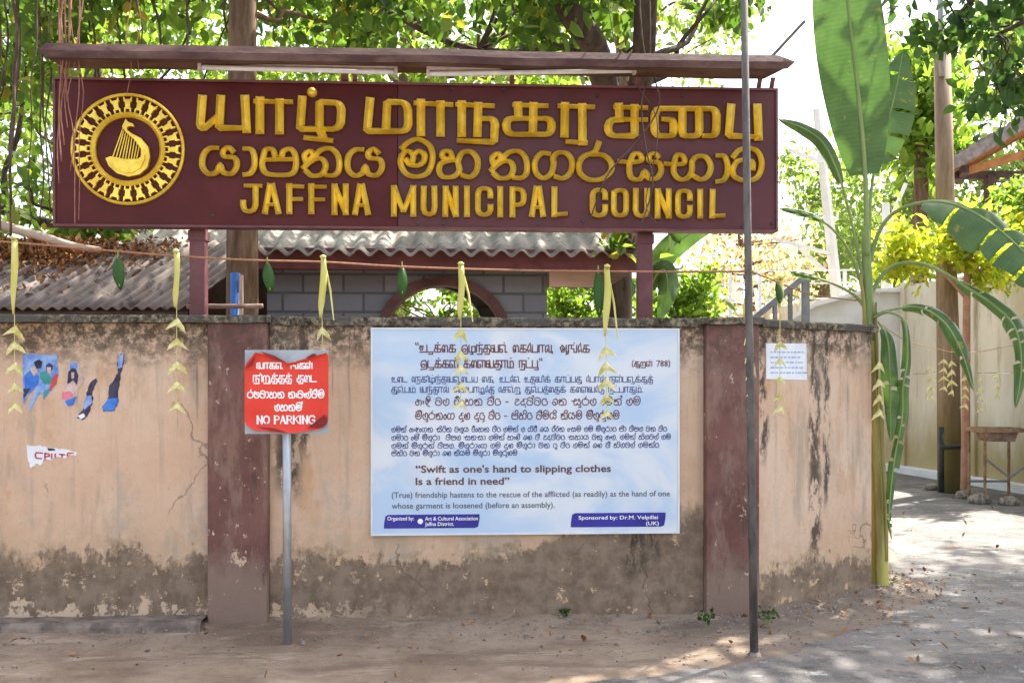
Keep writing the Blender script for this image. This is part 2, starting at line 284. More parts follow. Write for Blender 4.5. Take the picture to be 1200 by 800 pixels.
simple('tile', (0.17, 0.14, 0.125), (0.30, 0.26, 0.235), 9, 0.8, 0.3)
simple('concrete_white', (0.66, 0.65, 0.62), (0.76, 0.75, 0.73), 3, 0.85, 0.2)
simple('white_paint', (0.74, 0.74, 0.72), (0.80, 0.80, 0.79), 3, 0.6, 0.1)
simple('blue_plastic', (0.02, 0.10, 0.35), (0.03, 0.14, 0.42), 3, 0.4, 0)
simple('grey_steel', (0.16, 0.165, 0.17), (0.24, 0.245, 0.25), 6, 0.5, 0.1)
simple('black_pipe', (0.025, 0.025, 0.027), (0.05, 0.05, 0.05), 6, 0.5, 0.1)
simple('rusty_steel', (0.20, 0.10, 0.05), (0.38, 0.25, 0.13), 8, 0.85, 0.4)
simple('twine', (0.26, 0.12, 0.06), (0.36, 0.18, 0.10), 40, 0.9, 0.4)
simple('palm_strip', (0.50, 0.46, 0.10), (0.62, 0.58, 0.22), 6, 0.55, 0.2, 0.3, (1, 1, 0.3))
simple('palm_fold', (0.46, 0.42, 0.09), (0.74, 0.68, 0.36), 16, 0.6, 0.2)
simple('stem_yellow', (0.30, 0.27, 0.05), (0.42, 0.38, 0.09), 5, 0.5, 0.3, 0.4, (1, 1, 0.12))
simple('stem_green', (0.17, 0.24, 0.07), (0.27, 0.34, 0.12), 5, 0.5, 0.2, 0.4, (1, 1, 0.12))
simple('sheath', (0.20, 0.14, 0.045), (0.38, 0.33, 0.10), 6, 0.7, 0.4, 0.3, (1, 1, 0.15))
simple('dry_leaf', (0.20, 0.085, 0.03), (0.36, 0.18, 0.07), 12, 0.9, 0.2)
simple('ledge', (0.13, 0.105, 0.085), (0.27, 0.21, 0.165), 9, 0.95, 0.8, 0.1)
simple('stone', (0.13, 0.11, 0.09), (0.36, 0.31, 0.25), 20, 0.9, 0.3)
simple('terracotta', (0.36, 0.17, 0.11), (0.48, 0.26, 0.18), 6, 0.85, 0.2)
leaf_mat('leaf_banyan', [(0, (0.035, 0.072, 0.014)), (0.5, (0.07, 0.125, 0.022)), (0.92, (0.125, 0.185, 0.032)), (1.0, (0.28, 0.20, 0.03))], 0.5)
leaf_mat('leaf_dark', [(0, (0.025, 0.060, 0.018)), (0.6, (0.045, 0.095, 0.025)), (1.0, (0.075, 0.13, 0.035))], 0.42)
leaf_mat('leaf_bright', [(0, (0.085, 0.155, 0.022)), (0.5, (0.135, 0.215, 0.032)), (1.0, (0.20, 0.265, 0.05))], 0.5)
leaf_mat('leaf_far', [(0, (0.12, 0.18, 0.055)), (0.5, (0.17, 0.24, 0.075)), (1.0, (0.24, 0.29, 0.11))], 0.5)
leaf_mat('leaf_yellow', [(0, (0.20, 0.27, 0.03)), (0.6, (0.38, 0.42, 0.045)), (1.0, (0.55, 0.48, 0.06))], 0.5)
leaf_mat('leaf_pink', [(0, (0.38, 0.22, 0.18)), (0.5, (0.46, 0.33, 0.27)), (0.8, (0.36, 0.32, 0.20)), (1.0, (0.15, 0.22, 0.07))], 0.5)
leaf_mat('leaf_mango', [(0, (0.04, 0.11, 0.02)), (1, (0.06, 0.15, 0.03))], 0.35)

# ------------------------------------------------------------------ mesh building
class MB:
    def __init__(s): s.v = []; s.f = []; s.mi = []; s.uv = None
    def add(s, vs, fs, mi=0):
        o = len(s.v); s.v += [tuple(q) for q in vs]; s.f += [tuple(i + o for i in f) for f in fs]; s.mi += [mi] * len(fs); return s
    def box(s, x0, x1, y0, y1, z0, z1, mi=0):
        v = [(x, y, z) for x in (x0, x1) for y in (y0, y1) for z in (z0, z1)]
        return s.add(v, [(0, 1, 3, 2), (4, 6, 7, 5), (0, 4, 5, 1), (2, 3, 7, 6), (0, 2, 6, 4), (1, 5, 7, 3)], mi)
    def beam(s, a, b, wx, wy, up=UP, mi=0):                          # box section along a line
        a = Vector(a); b = Vector(b); d = (b - a).normalized(); u = Vector(up)
        if abs(d.dot(u)) > 0.99: u = Vector((0, 1, 0))
        r = d.cross(u).normalized() * wx / 2; q = r.cross(d).normalized() * wy / 2
        v = [p + r * i + q * j for p in (a, b) for i, j in ((-1, -1), (1, -1), (1, 1), (-1, 1))]
        return s.add(v, [(3, 2, 1, 0), (4, 5, 6, 7), (0, 1, 5, 4), (1, 2, 6, 5), (2, 3, 7, 6), (3, 0, 4, 7)], mi)
    def tube(s, pts, rad, n=8, mi=0):
        pts = [Vector(p) for p in pts]; k = len(pts)
        rr = rad if isinstance(rad, (list, tuple)) else [rad] * k
        vs = []; u = None
        for i, p in enumerate(pts):
            d = (pts[min(i + 1, k - 1)] - pts[max(i - 1, 0)]).normalized()
            if u is None: u = d.orthogonal().normalized()
            u = (u - d * u.dot(d)).normalized(); q = d.cross(u)
            vs += [p + (u * math.cos(a) + q * math.sin(a)) * rr[i] for a in [2 * math.pi * j / n for j in range(n)]]
        fs = [(i * n + j, i * n + (j + 1) % n, (i + 1) * n + (j + 1) % n, (i + 1) * n + j) for i in range(k - 1) for j in range(n)]
        fs += [tuple(range(n - 1, -1, -1)), tuple((k - 1) * n + j for j in range(n))]
        return s.add(vs, fs, mi)
    def prism(s, pts, y0, y1, mi=0):                                 # outline in x,z (any turn), solid from y0 (front) to y1
        pts = [(p[0], p[-1]) for p in pts]; k = len(pts)
        ar = sum(pts[i][0] * pts[(i + 1) % k][1] - pts[(i + 1) % k][0] * pts[i][1] for i in range(k))
        if ar < 0: pts = pts[::-1]
        v = [(x, y0, z) for x, z in pts] + [(x, y1, z) for x, z in pts]
        return s.add(v, [tuple(range(k)), tuple(range(2 * k - 1, k - 1, -1))] + [(i + k, (i + 1) % k + k, (i + 1) % k, i) for i in range(k)], mi)
    def plan(s, pts, z0, z1, mi=0):                                  # outline in x,y, solid from z0 to z1
        k = len(pts); pts = [(p[0], p[1]) for p in pts]
        ar = sum(pts[i][0] * pts[(i + 1) % k][1] - pts[(i + 1) % k][0] * pts[i][1] for i in range(k))
        if ar < 0: pts = pts[::-1]
        v = [(x, y, z0) for x, y in pts] + [(x, y, z1) for x, y in pts]
        return s.add(v, [tuple(range(k - 1, -1, -1)), tuple(range(k, 2 * k))] + [(i, (i + 1) % k, (i + 1) % k + k, i + k) for i in range(k)], mi)
    def grid(s, fn, nu, nv, mi=0):
        v = [fn(i / nu, j / nv) for i in range(nu + 1) for j in range(nv + 1)]
        return s.add(v, [(i * (nv + 1) + j, (i + 1) * (nv + 1) + j, (i + 1) * (nv + 1) + j + 1, i * (nv + 1) + j + 1) for i in range(nu) for j in range(nv)], mi)
    def build(s, name, mat, parent=None, smooth=False, bevel=0, solid=0, **tags):
        org = root_of(parent).location if parent is not None else Vector((0, 0, 0))
        me = bpy.data.meshes.new(name)
        me.from_pydata([(a - org[0], b - org[1], c - org[2]) for a, b, c in s.v], [], s.f)
        for m in (mat if isinstance(mat, (list, tuple)) else [mat]): me.materials.append(M[m] if isinstance(m, str) else m)
        if any(s.mi): me.polygons.foreach_set('material_index', s.mi)
        if smooth: me.polygons.foreach_set('use_smooth', [True] * len(me.polygons))
        if s.uv: 
            l = me.uv_layers.new(name='UVMap')
            for lp in me.loops: l.data[lp.index].uv = s.uv[lp.vertex_index]
        me.update()
        o = bpy.data.objects.new(name, me); col.objects.link(o)
        if parent is not None: o.parent = parent
        if solid: md = o.modifiers.new('thick', 'SOLIDIFY'); md.thickness = solid; md.offset = 0
        if bevel: md = o.modifiers.new('edge', 'BEVEL'); md.width = bevel; md.segments = 2; md.limit_method = 'ANGLE'
        for k_, v_ in tags.items(): o[k_] = v_
        return o
def root_of(o):
    while o.parent is not None: o = o.parent
    return o
def thing(name, label, cat, loc=(0, 0, 0), group=None):
    o = bpy.data.objects.new(name, None); col.objects.link(o); o.location = loc; o.empty_display_size = 0.2
    o['label'] = label; o['category'] = cat
    if group: o['group'] = group
    return o
def tags(label, cat, group=None):
    d = dict(label=label, category=cat)
    if group: d['group'] = group
    return d
def lerp(a, b, t): return a + (b - a) * t
def smooth_path(pts, n=5):
    pts = [Vector(p) for p in pts]
    if len(pts) < 3: return pts
    out = []
    for i in range(len(pts) - 1):
        p0, p1, p2, p3 = pts[max(i - 1, 0)], pts[i], pts[i + 1], pts[min(i + 2, len(pts) - 1)]
        for k in range(n):
            t = k / n
            out.append(0.5 * ((2 * p1) + (p2 - p0) * t + (2 * p0 - 5 * p1 + 4 * p2 - p3) * t * t + (3 * p1 - p0 - 3 * p2 + p3) * t ** 3))
    out.append(pts[-1]); return out

# leaves: many small folded blades in one crown mesh
def leaf_mesh(name, centres, normals_up, size, mat, parent, droop=0.35, wide=0.5, jit=0.35, **tg):
    n = len(centres); c = np.asarray(centres, dtype=np.float64)
    d = rng.normal(size=(n, 3)); d[:, 2] -= droop * 2.0; d /= np.linalg.norm(d, axis=1)[:, None]
    a = rng.normal(size=(n, 3)); a[:, 2] += normals_up * 2
    s_ = np.cross(d, a); s_ /= (np.linalg.norm(s_, axis=1)[:, None] + 1e-9); nn = np.cross(s_, d)
    L = size * (1 + jit * rng.normal(size=n)).clip(0.45, 1.8); L = L[:, None]; wd = L * wide
    V = np.empty((n, 6, 3)); f = 0.18
    V[:, 0] = c; V[:, 3] = c + d * L - nn * L * 0.06
    V[:, 1] = c + d * L * 0.30 + s_ * wd * 0.48 + nn * wd * f; V[:, 2] = c + d * L * 0.68 + s_ * wd * 0.40 + nn * wd * f * 0.8
    V[:, 5] = c + d * L * 0.30 - s_ * wd * 0.48 + nn * wd * f; V[:, 4] = c + d * L * 0.68 - s_ * wd * 0.40 + nn * wd * f * 0.8
    org = np.array(root_of(parent).location) if parent is not None else np.zeros(3)
    V = (V - org).reshape(-1, 3)
    idx = (np.arange(n) * 6)[:, None]
    Fq = np.concatenate([idx + np.array([0, 1, 2, 3]), idx + np.array([0, 3, 4, 5])], axis=1).reshape(-1)
    me = bpy.data.meshes.new(name); me.vertices.add(n * 6); me.vertices.foreach_set('co', V.astype(np.float32).reshape(-1))
    me.loops.add(n * 8); me.loops.foreach_set('vertex_index', Fq.astype(np.int32))
    me.polygons.add(n * 2); me.polygons.foreach_set('loop_start', (np.arange(n * 2) * 4).astype(np.int32))
    me.materials.append(M[mat]); me.update(calc_edges=True); me.validate()
    o = bpy.data.objects.new(name, me); col.objects.link(o)
    if parent is not None: o.parent = parent
    for k_, v_ in tg.items(): o[k_] = v_
    return o
def clump_points(cs, twig=0.16):
    """cs: (centre, radius, leaves). Leaves sit round short twigs that sit through the clump, so the clump keeps gaps."""
    out = []
    for c, r, n in cs:
        nt_ = max(4, n // 14); t = rng.normal(size=(nt_, 3)); t /= np.linalg.norm(t, axis=1)[:, None]
        t *= (rng.random(nt_) ** 0.45)[:, None] * r; t[:, 2] *= 0.75
        w_ = rng.integers(0, nt_, n)
        out.append(np.array(c) + t[w_] + rng.normal(size=(n, 3)) * twig)
    return np.concatenate(out)
def wob(a, b, k, amp):
    a = Vector(a); b = Vector(b)
    return [a.lerp(b, i / k) + (Vector((random.uniform(-amp, amp), random.uniform(-amp, amp), random.uniform(-amp, amp) * 0.5)) if 0 < i < k else Vector()) for i in range(k + 1)]
def tree(name, label, cat, trunks, clumps, leaf, size, limbs=0.5, bark='bark', wide=0.5, twig=0.16, up=0.6, group=None, droop=0.35, base=None):
    """trunks: (path, radii). Limbs run from the nearest trunk top part to a share of the clumps."""
    b0 = Vector(trunks[0][0][0]) if base is None else Vector(base)
    root = thing(name, label, cat, b0, group)
    mb = MB(); tops = []
    for path, rad in trunks:
        p = smooth_path(path, 4); n = len(p); rr = [lerp(rad[0], rad[1], (i / (n - 1)) ** 0.8) for i in range(n)]
        mb.tube(p, rr, 10); tops += [(q, r) for q, r in list(zip(p, rr))[n // 3:]]
    for c, r, n in clumps:
        if random.random() < limbs:
            c = Vector(c); q, rr = min(tops, key=lambda z: (z[0] - c).length + 1.2 * max(0, z[0].z - c.z))
            r0 = min(rr * 0.6, 0.018 + 0.012 * (q - c).length); pa = smooth_path(wob(q, c, 4, 0.10 * (q - c).length), 3)
            mb.tube(pa, [lerp(r0, r0 * 0.2 + 0.003, i / (len(pa) - 1)) for i in range(len(pa))], 6)
    mb.build('trunk', bark, root, smooth=True)
    leaf_mesh('crown', clump_points(clumps, twig), up, size, leaf, root, droop, wide)
    return root
def scatter(n, fx, fy, ft, r, k):
    """clumps spread over a part of the view at many depths."""
    return [(tuple(P(random.uniform(*fx), random.uniform(*fy), random.uniform(*ft))), r * random.uniform(0.7, 1.3), int(k * random.uniform(0.6, 1.3))) for _ in range(n)]

# ------------------------------------------------------------------ lettering: strokes
def ribbon(mb, pts, wfun, y, mi=0):
    """flat printed stroke: pts in x,z."""
    k = len(pts); vs = []
    for i in range(k):
        a = Vector(pts[max(i - 1, 0)]); b = Vector(pts[min(i + 1, k - 1)]); p = Vector(pts[i])
        d1 = (p - a).normalized() if i > 0 else None; d2 = (b - p).normalized() if i < k - 1 else None
        d = ((d1 or d2) + (d2 or d1)); d = d.normalized() if d.length > 1e-6 else (d1 or d2)
        nn = Vector((-d.y, d.x)); dd = d1 or d2; cs = max(0.55, abs(nn.dot(Vector((-dd.y, dd.x)))))
        h = wfun(d) / 2 / cs; ext = d * (wfun(d) * 0.35) * (1 if i == k - 1 else -1 if i == 0 else 0)
        q = p + ext; vs += [(q.x + nn.x * h, y, q.y + nn.y * h), (q.x - nn.x * h, y, q.y - nn.y * h)]
    mb.add(vs, [(2 * i, 2 * i + 1, 2 * i + 3, 2 * i + 2) for i in range(k - 1)], mi)
def ridge(mb, pts, wfun, y, h0, h1):
    """raised chiselled stroke: upright sides, then two slopes that meet in a ridge."""
    k = len(pts); rows = []
    for i in range(k):
        a = Vector(pts[max(i - 1, 0)]); b = Vector(pts[min(i + 1, k - 1)]); p = Vector(pts[i])
        d1 = (p - a).normalized() if i > 0 else None; d2 = (b - p).normalized() if i < k - 1 else None
        d = ((d1 or d2) + (d2 or d1)); d = d.normalized() if d.length > 1e-6 else (d1 or d2)
        nn = Vector((-d.y, d.x)); dd = d1 or d2; cs = max(0.6, abs(nn.dot(Vector((-dd.y, dd.x)))))
        h = wfun(d) / 2 / cs; e = d * (wfun(d) * 0.4) * (1 if i == k - 1 else -1 if i == 0 else 0); q = p + e
        L, Rr = q + nn * h, q - nn * h
        rows.append([(L.x, y, L.y), (L.x, y - h0, L.y), (p.x, y - h1, p.y), (Rr.x, y - h0, Rr.y), (Rr.x, y, Rr.y)])
    vs = [v for r in rows for v in r]
    fs = []; mi = []
    for i in range(k - 1):
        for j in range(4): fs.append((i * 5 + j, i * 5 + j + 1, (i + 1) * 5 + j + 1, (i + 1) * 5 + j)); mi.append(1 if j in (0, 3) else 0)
    fs.append((0, 4, 3, 1)); mi.append(1); fs.append((1, 3, 2)); mi.append(0)
    e = (k - 1) * 5; fs.append((e, e + 1, e + 3, e + 4)); mi.append(1); fs.append((e + 1, e + 2, e + 3)); mi.append(0)
    o = len(mb.v); mb.v += vs; mb.f += [tuple(i + o for i in f) for f in fs]; mb.mi += mi

def S(txt):                                                         # "x y x y / x y ..." -> strokes
    return [[(float(q[i]), float(q[i + 1])) for i in range(0, len(q), 2)] for q in (p.split() for p in txt.replace('~', '').split('/'))]
# sign lettering, measured on enlarged crops: (crop x, crop y) and strokes in 1200ths of 220 px
TA = [((220, 100), '98 90 85 262 105 285 200 205/215 90 205 278 385 278/370 90 380 290/465 100 465 295/435 108 665 112/590 112 590 297/735 95 722 285 945 285 980 255 985 150 960 118 845 112 845 285 868 338/755 340 920 358'),
      ((410, 100), '130 105 112 298 350 298 375 265 372 150 345 115 240 112 232 292/455 115 455 310/420 120 650 130/580 125 580 312/715 125 715 315/685 128 915 138/820 135 815 315/825 218 905 218 928 245 920 368 695 358'),
      ((570, 100), '200 132 205 212/175 132 385 138/300 135 295 312/295 217 150 217 125 245 130 295 160 318 390 318 415 290 415 238 385 217 300 217/500 135 497 318/465 138 680 145/610 142 612 368/515 365 635 372'),
      ((700, 100), '135 140 140 222/110 145 310 150/235 148 235 328 100 328 68 305 65 255 100 222 310 225/415 222 470 225 485 250 482 310 465 328 385 328 362 300 362 190 385 155 735 155 758 185 755 300 738 327 675 327/540 160 538 300 550 328 630 328 648 300 645 160/850 145 835 328 1025 335/1018 145 1025 338')]
YA = '195 405 145 408 105 450 100 525 140 570 190 558 212 515 232 560 285 568 318 520 305 470 240 458 232 425 265 402 292 425'
NA = '745 530 800 482 860 475 885 520 860 572 800 582 762 555/758 490 750 450 785 425 805 450 785 480/800 480 850 420 920 410 965 460 970 540 940 578 888 578'
AA = '365 410 410 415 430 460 430 520 405 565 365 575'
SI = [((220, 100), YA), ((220, 100), AA), ((220, 100), '560 450 545 415 505 415 490 450 480 520 510 568 600 578 670 568 695 520 690 450 660 412 615 425 605 455/500 480 690 476'),
      ((220, 100), NA), ((389.6, 101.8), YA),
      ((410, 100), '335 405 380 365 440 350 510 390 530 470 500 560 430 588 360 568 325 500 340 445 375 425 405 455 400 492/405 452 440 425 478 450 470 495 430 518 385 510 362 482'),
      ((410, 100), '655 470 640 430 600 430 595 465 660 482/660 482 590 500 570 545 595 588 660 588 700 550 692 490 720 435 775 430 815 480 810 550 770 590 720 580'),
      ((439.3, 103), NA),
      ((570, 100), '400 442 350 440 310 490 315 560 360 598 410 570 428 510 425 470 455 437 510 440 545 490 535 560 490 598 440 588'),
      ((570, 100), '715 375 690 430 620 460 590 510 600 570 660 608 740 600 795 550 790 490 740 450 670 447'),
      ((700, 100), '135 490 215 497 275 485 275 455 245 440 220 460 200 530 215 595 270 603 300 555 325 598 375 598 405 550 390 500 332 488 330 455 360 440 385 460'),
      ((700, 100), '430 505 500 510 550 500 545 460 508 450 490 490 485 560 520 602 570 598 600 550 602 490 640 458 690 465 720 520 705 580 660 606 618 588'),
      ((772.6, 108), AA),
      ((700, 100), '865 460 900 420 960 405 1020 430 1045 500 1025 580 970 612 890 600 860 560 880 500 930 480 985 495 988 535')]
EN = [((270, 205), '100 72 198 74/165 80 165 205 145 236 102 236 86 205 86 178/255 72 226 240/272 72 310 240/240 192 300 192/380 72 380 240/368 75 466 78/380 158 458 158/520 72 520 240/508 78 608 80/520 160 598 160/668 74 668 246/670 78 738 243/740 74 740 246/830 74 800 246/845 74 880 246/812 196 868 196'),
      ((450, 205), '65 84 65 256/68 88 126 240 186 88/188 84 188 256/255 88 252 222 270 254 310 254 325 222 322 88/395 88 392 258/396 92 456 256/458 88 460 258/530 88 530 258/680 140 680 108 660 90 620 90 600 112 600 235 620 257 660 257 680 235 680 205/742 90 742 260/820 92 820 260/820 96 870 94 892 116 892 175 870 195 825 195/972 88 945 258/990 88 1015 258/955 210 1005 210/1088 92 1086 258/1090 256 1162 252'),
      ((640, 205), '375 150 375 117 355 100 315 100 295 122 295 240 315 262 355 262 375 240 375 205/430 120 430 240 450 262 490 262 508 240 508 120 490 102 450 102 430 118/570 102 568 240 588 265 625 265 642 240 642 102/710 104 708 268/712 108 778 265/780 104 780 268/915 155 915 122 895 105 855 105 838 127 838 248 858 270 895 270 915 248 915 210/980 108 980 268/1060 108 1056 268/1060 266 1132 262')]
# a small script fount for printed lines, ten units to the letter height (signs written in the order they are seen)
FT = {'ய': ('0 10 0 1 1 0 3 4/4 10 4 0 10 0/10 10 10 0', 12), 'ா': ('0 10 0 0/0 10 8 10/5 10 5 0', 9), 'ழ': ('0 10 0 0 9 0 9 8 4 8 4 0 6 -3 2 -3', 11),
      'ம': ('0 10 0 0 9 0 9 7 8 9 4 9 4 0', 11), 'ந': ('0 10 0 0/0 10 9 10/4 10 4 0/4 5 8 5 8 -3 1 -3', 10.5), 'க': ('2 10 2 5/2 10 9 10/5 10 5 0/5 5 1 5 0 1 2 0 9 0 10 4 5 5', 11.5),
      'ர': ('0 10 0 0/0 10 8 10/5 10 5 -3 2 -3', 9.5), 'ச': ('2 10 2 5/2 10 9 10/5 10 5 0 0 0 0 5 9 5', 10.5), 'ப': ('0 10 0 0 8 0 8 10', 10),
      'வ': ('1 5 4 6 4 0 0 1 0 9 5 10 6 0 11 0/11 10 11 0', 13), 'த': ('2 10 2 5/2 10 9 10/5 10 5 0 0 0 0 5 7 5 9 3 8 -3 2 -3', 10.5), 'ட': ('0 10 0 0 8 0', 9.5),
      'ண': ('2 4 4 4 4 0 0 0 0 10 12 10 12 0/7 10 7 0 9 0', 14), 'ன': ('1 4 4 4 4 0 0 0 0 10 8 10 8 0 11 0', 12.5), 'ல': ('3 5 4 2 1 0 0 4 1 9 5 10 6 0 9 0 9 10', 11),
      'ள': ('2 4 4 4 4 0 0 0 0 10 7 10 7 0/7 10 11 10 11 0', 13), 'ற': ('0 0 0 8 2 10 4 8 4 0/4 8 6 10 9 8 9 -3 1 -3', 11), 'ங': ('0 10 0 0/0 10 8 10/4 10 4 5 8 5 8 0 12 0 12 10', 14),
      'உ': ('2 6 3 8 1 9 0 6 1 3 4 3 5 9/0 0 9 0', 10.5), 'இ': ('2 3 4 5 7 4 6 1 2 0 0 4 2 9 7 10 9 6 9 -2 0 -3', 11), 'அ': ('3 6 5 4 2 2 0 6 3 10 6 7 6 1 2 0/6 5 9 5/9 10 9 0', 11),
      'ஆ': ('3 6 5 4 2 2 0 6 3 10 6 7 6 1 2 0/6 5 9 5/9 10 9 -3 12 -2 11 1', 12.5), 'ு': ('-3 0 -1 0 -1 -3 -7 -3', 1), 'ி': ('-2 9 0 13 2 10 2 0', 4), 'ே': ('3 3 1 0 0 4 1 9 4 13 5 0', 7), 'ெ': ('3 3 1 0 0 4 1 9 4 10 5 0', 7),
      'ை': ('2 4 4 2 1 0 0 6 2 10 4 8 4 0/4 8 6 10 8 8 8 0', 10), '்': ('-6.4 13.2 -5.4 13.2', 0), ' ': ('', 7), ',': ('0 1 -1 -2', 4), '“': ('0 13 1 10/3 13 4 10', 6), '”': ('0 13 1 10/3 13 4 10', 5), '.': ('0 0 1 0', 4),
      '(': ('2 13 0 9 0 2 2 -2', 4), ')': ('0 13 2 9 2 2 0 -2', 4), '7': ('0 12 6 12 2 0', 8), '8': ('3 6 0 9 3 12 6 9 0 3 3 0 6 3 3 6', 8), '-': ('0 5 5 5', 8)}
def trace(txt, bot=580):
    st = S(txt); x0 = min(p[0] for q in st for p in q); x1 = max(p[0] for q in st for p in q)
    return [[((x - x0) / 17.5, (bot - y) / 17.5) for x, y in q] for q in st], (x1 - x0) / 17.5 + 2.6
FS = {'ය': trace(YA), 'ා': trace(AA), 'ප': trace(SI[2][1]), 'න': trace(NA), 'ම': trace(SI[5][1], 590), 'හ': trace(SI[6][1], 590), 'ග': trace(SI[8][1], 600),
      'ර': trace(SI[9][1], 610), 'ස': trace(SI[10][1], 605), 'භ': trace(SI[11][1], 605), 'ව': trace(SI[13][1], 612)}
for k_, (s_, a_) in {'ත': ('3 7 1 8 0 4 3 0 7 0 10 4 9 9 6 10 5 7 5 3', 12), 'ට': ('8 9 3 10 0 6 1 1 5 0 9 2 9 6 6 7', 11), 'ද': ('8 10 4 9 6 6 2 6 0 3 3 0 7 2 8 -3', 10.5), 'ල': ('3 6 1 8 0 4 3 0 7 1 8 6 6 9 3 11 8 13', 10.5),
                     'උ': ('2 8 5 10 8 8 4 6 1 3 4 0 9 2', 11), 'එ': ('2 8 6 10 9 7 8 2 4 0 0 2 1 5 5 5 5 2', 11), 'ක': ('0 4 4 4 3 8 1 7 1 2 4 0 6 3 6 8 9 10 11 6 10 1 7 0', 13.5), 'ඇ': ('2 8 4 9 4 6 0 5 1 1 4 0 6 3 5 6 8 8 10 5 9 0/12 6 14 6 13 2', 16),
                     'ඳ': ('1 8 3 10 4 7 1 5 3 2 6 5 9 8 5 9 6 5 3 1 8 -2', 11), 'ථ': ('1 6 3 9 0 10 0 3 3 0 8 1 10 6 7 9 5 7 6 4', 12), 'ි': ('-9 11 -6 14 -3 13 -2 10', 0), 'ී': ('-9 11 -6 14 -3 13 -2 10 -4 11', 0), 'ු': ('-3 0 -2 -3 -6 -3.5', 0),
                     'ැ': ('0 7 2 6 0 3 2 1', 4), '්': ('-3 10 -1 14 -4 14', 0), 'ෙ': ('4 6 2 7 0 4 2 0 5 2 5 6 3 8', 7.5)}.items(): FS[k_] = (S(s_), a_)
for k_ in ' -,.()': FS[k_] = (S(FT[k_][0]) if FT[k_][0] else [], FT[k_][1])
FT = {k: (S(v[0]) if v[0] else [], v[1]) for k, v in FT.items()}
def scribe(mb, txt, fount, xa, xb, zb, h, y, weight, curved, mi=0):
    """set a line from xa to xb on the base line zb with letter height h on the plane y."""
    wd = sum(fount[c][1] for c in txt if c in fount); sx = (xb - xa) / max(wd, 1); sz = h / 10; x = xa; k = 0
    for c in txt:
        if c not in fount: continue
        st, adv = fount[c]
        for q in st:
            pts = [(x + a * sx, zb + b * sz) for a, b in q]
            if curved and len(pts) > 2: pts = [(v.x, v.y) for v in smooth_path([Vector((a, b)) for a, b in pts], 3)]
            ribbon(mb, [Vector(p) for p in pts], lambda d: weight, y - 0.00012 * (k % 8), mi); k += 1
        x += adv * sx
def roman(mb, txt, xa, xb, zb, h, y, bold=0.0, mi=0):
    """built-in Latin fount, fitted between xa and xb; h is the capital height."""
    c = bpy.data.curves.new('t', 'FONT'); c.body = txt; c.offset = bold; c.resolution_u = 3
    o = bpy.data.objects.new('t', c); col.objects.link(o); dg = bpy.context.evaluated_depsgraph_get()
    me = bpy.data.meshes.new_from_object(o.evaluated_get(dg)); bpy.data.objects.remove(o)
    xs = [v.co.x for v in me.vertices]; x0, x1 = min(xs), max(xs); s = (xb - xa) / (x1 - x0)
    mb.add([(xa + (v.co.x - x0) * s, y, zb + v.co.y * h / 0.70) for v in me.vertices], [tuple(p.vertices) for p in me.polygons], mi)

# ================================================================== GROUND, ROAD
MB().add([(-400, -40, 0), (400, -40, 0), (400, 900, 0), (-400, 900, 0)], [(0, 1, 2, 3)]).build('ground', 'earth', kind='structure')
edge = [G(560, 845), G(640, 812), G(700, 799), G(760, 790), G(820, 783), G(890, 772), G(950, 757), G(1000, 741), G(1040, 727), G(1060, 709), G(1052, 690), G(1046, 660), G(1040, 620), G(1036, 580), G(1035, 548), G(1030, 520)]
ep = smooth_path([Vector((p.x, p.y, 0)) for p in edge], 6)
ep = [p + Vector((mnoise.noise(p * 3.0) * 0.12, mnoise.noise(p * 3.0 + Vector((9, 0, 0))) * 0.12, 0)) for p in ep]
far = G(1030, 520)
rb = [(p.x, p.y, 0.004) for p in ep] + [(far.x, 60, 0.004), (14, 60, 0.004), (14, -30, 0.004), (-20, -30, 0.004), (-20, -4.0, 0.004), (ep[0].x - 1.5, ep[0].y - 0.5, 0.004)]
MB().add(rb, [tuple(range(len(rb)))]).build('road', 'road', kind='structure')
# dirt bank along the foot of the wall and round its end
WE = G(1022, 697); WA = W(888, 400, 0.0)                            # end of the splayed panel, start of it
foot = [Vector((-9, 0, 0)), Vector((-4, 0, 0)), Vector((-2, 0, 0)), Vector((0, 0, 0)), Vector((1.2, 0, 0)), Vector((WA.x, 0, 0)), Vector(((WA.x + WE.x) / 2, WE.y / 2, 0)), Vector((WE.x, WE.y, 0)), Vector((WE.x + 0.16, WE.y + 0.25, 0)), Vector((WE.x + 0.1, WE.y + 0.7, 0))]
fp = smooth_path(foot, 14)
def bank(u, v):
    k = u * (len(fp) - 1); i = min(int(k), len(fp) - 2); p = fp[i].lerp(fp[i + 1], k - i); d = fp[i + 1] - fp[i]; nn = Vector((d.y, -d.x, 0)).normalized()
    wide = 0.62 + 0.2 * mnoise.noise(p * 1.3)
    q = p + nn * (v * wide - 0.12); h = 0.075 * (1 - v) ** 1.4 + 0.022 * mnoise.noise(q * 7) * (1 - v) + 0.012 * mnoise.noise(q * 20) * (1 - v) - 0.006 * v
    return (q.x, q.y, h + 0.003)
MB().grid(bank, 420, 16).build('dirt_path_verge', 'earth', smooth=True, kind='structure')
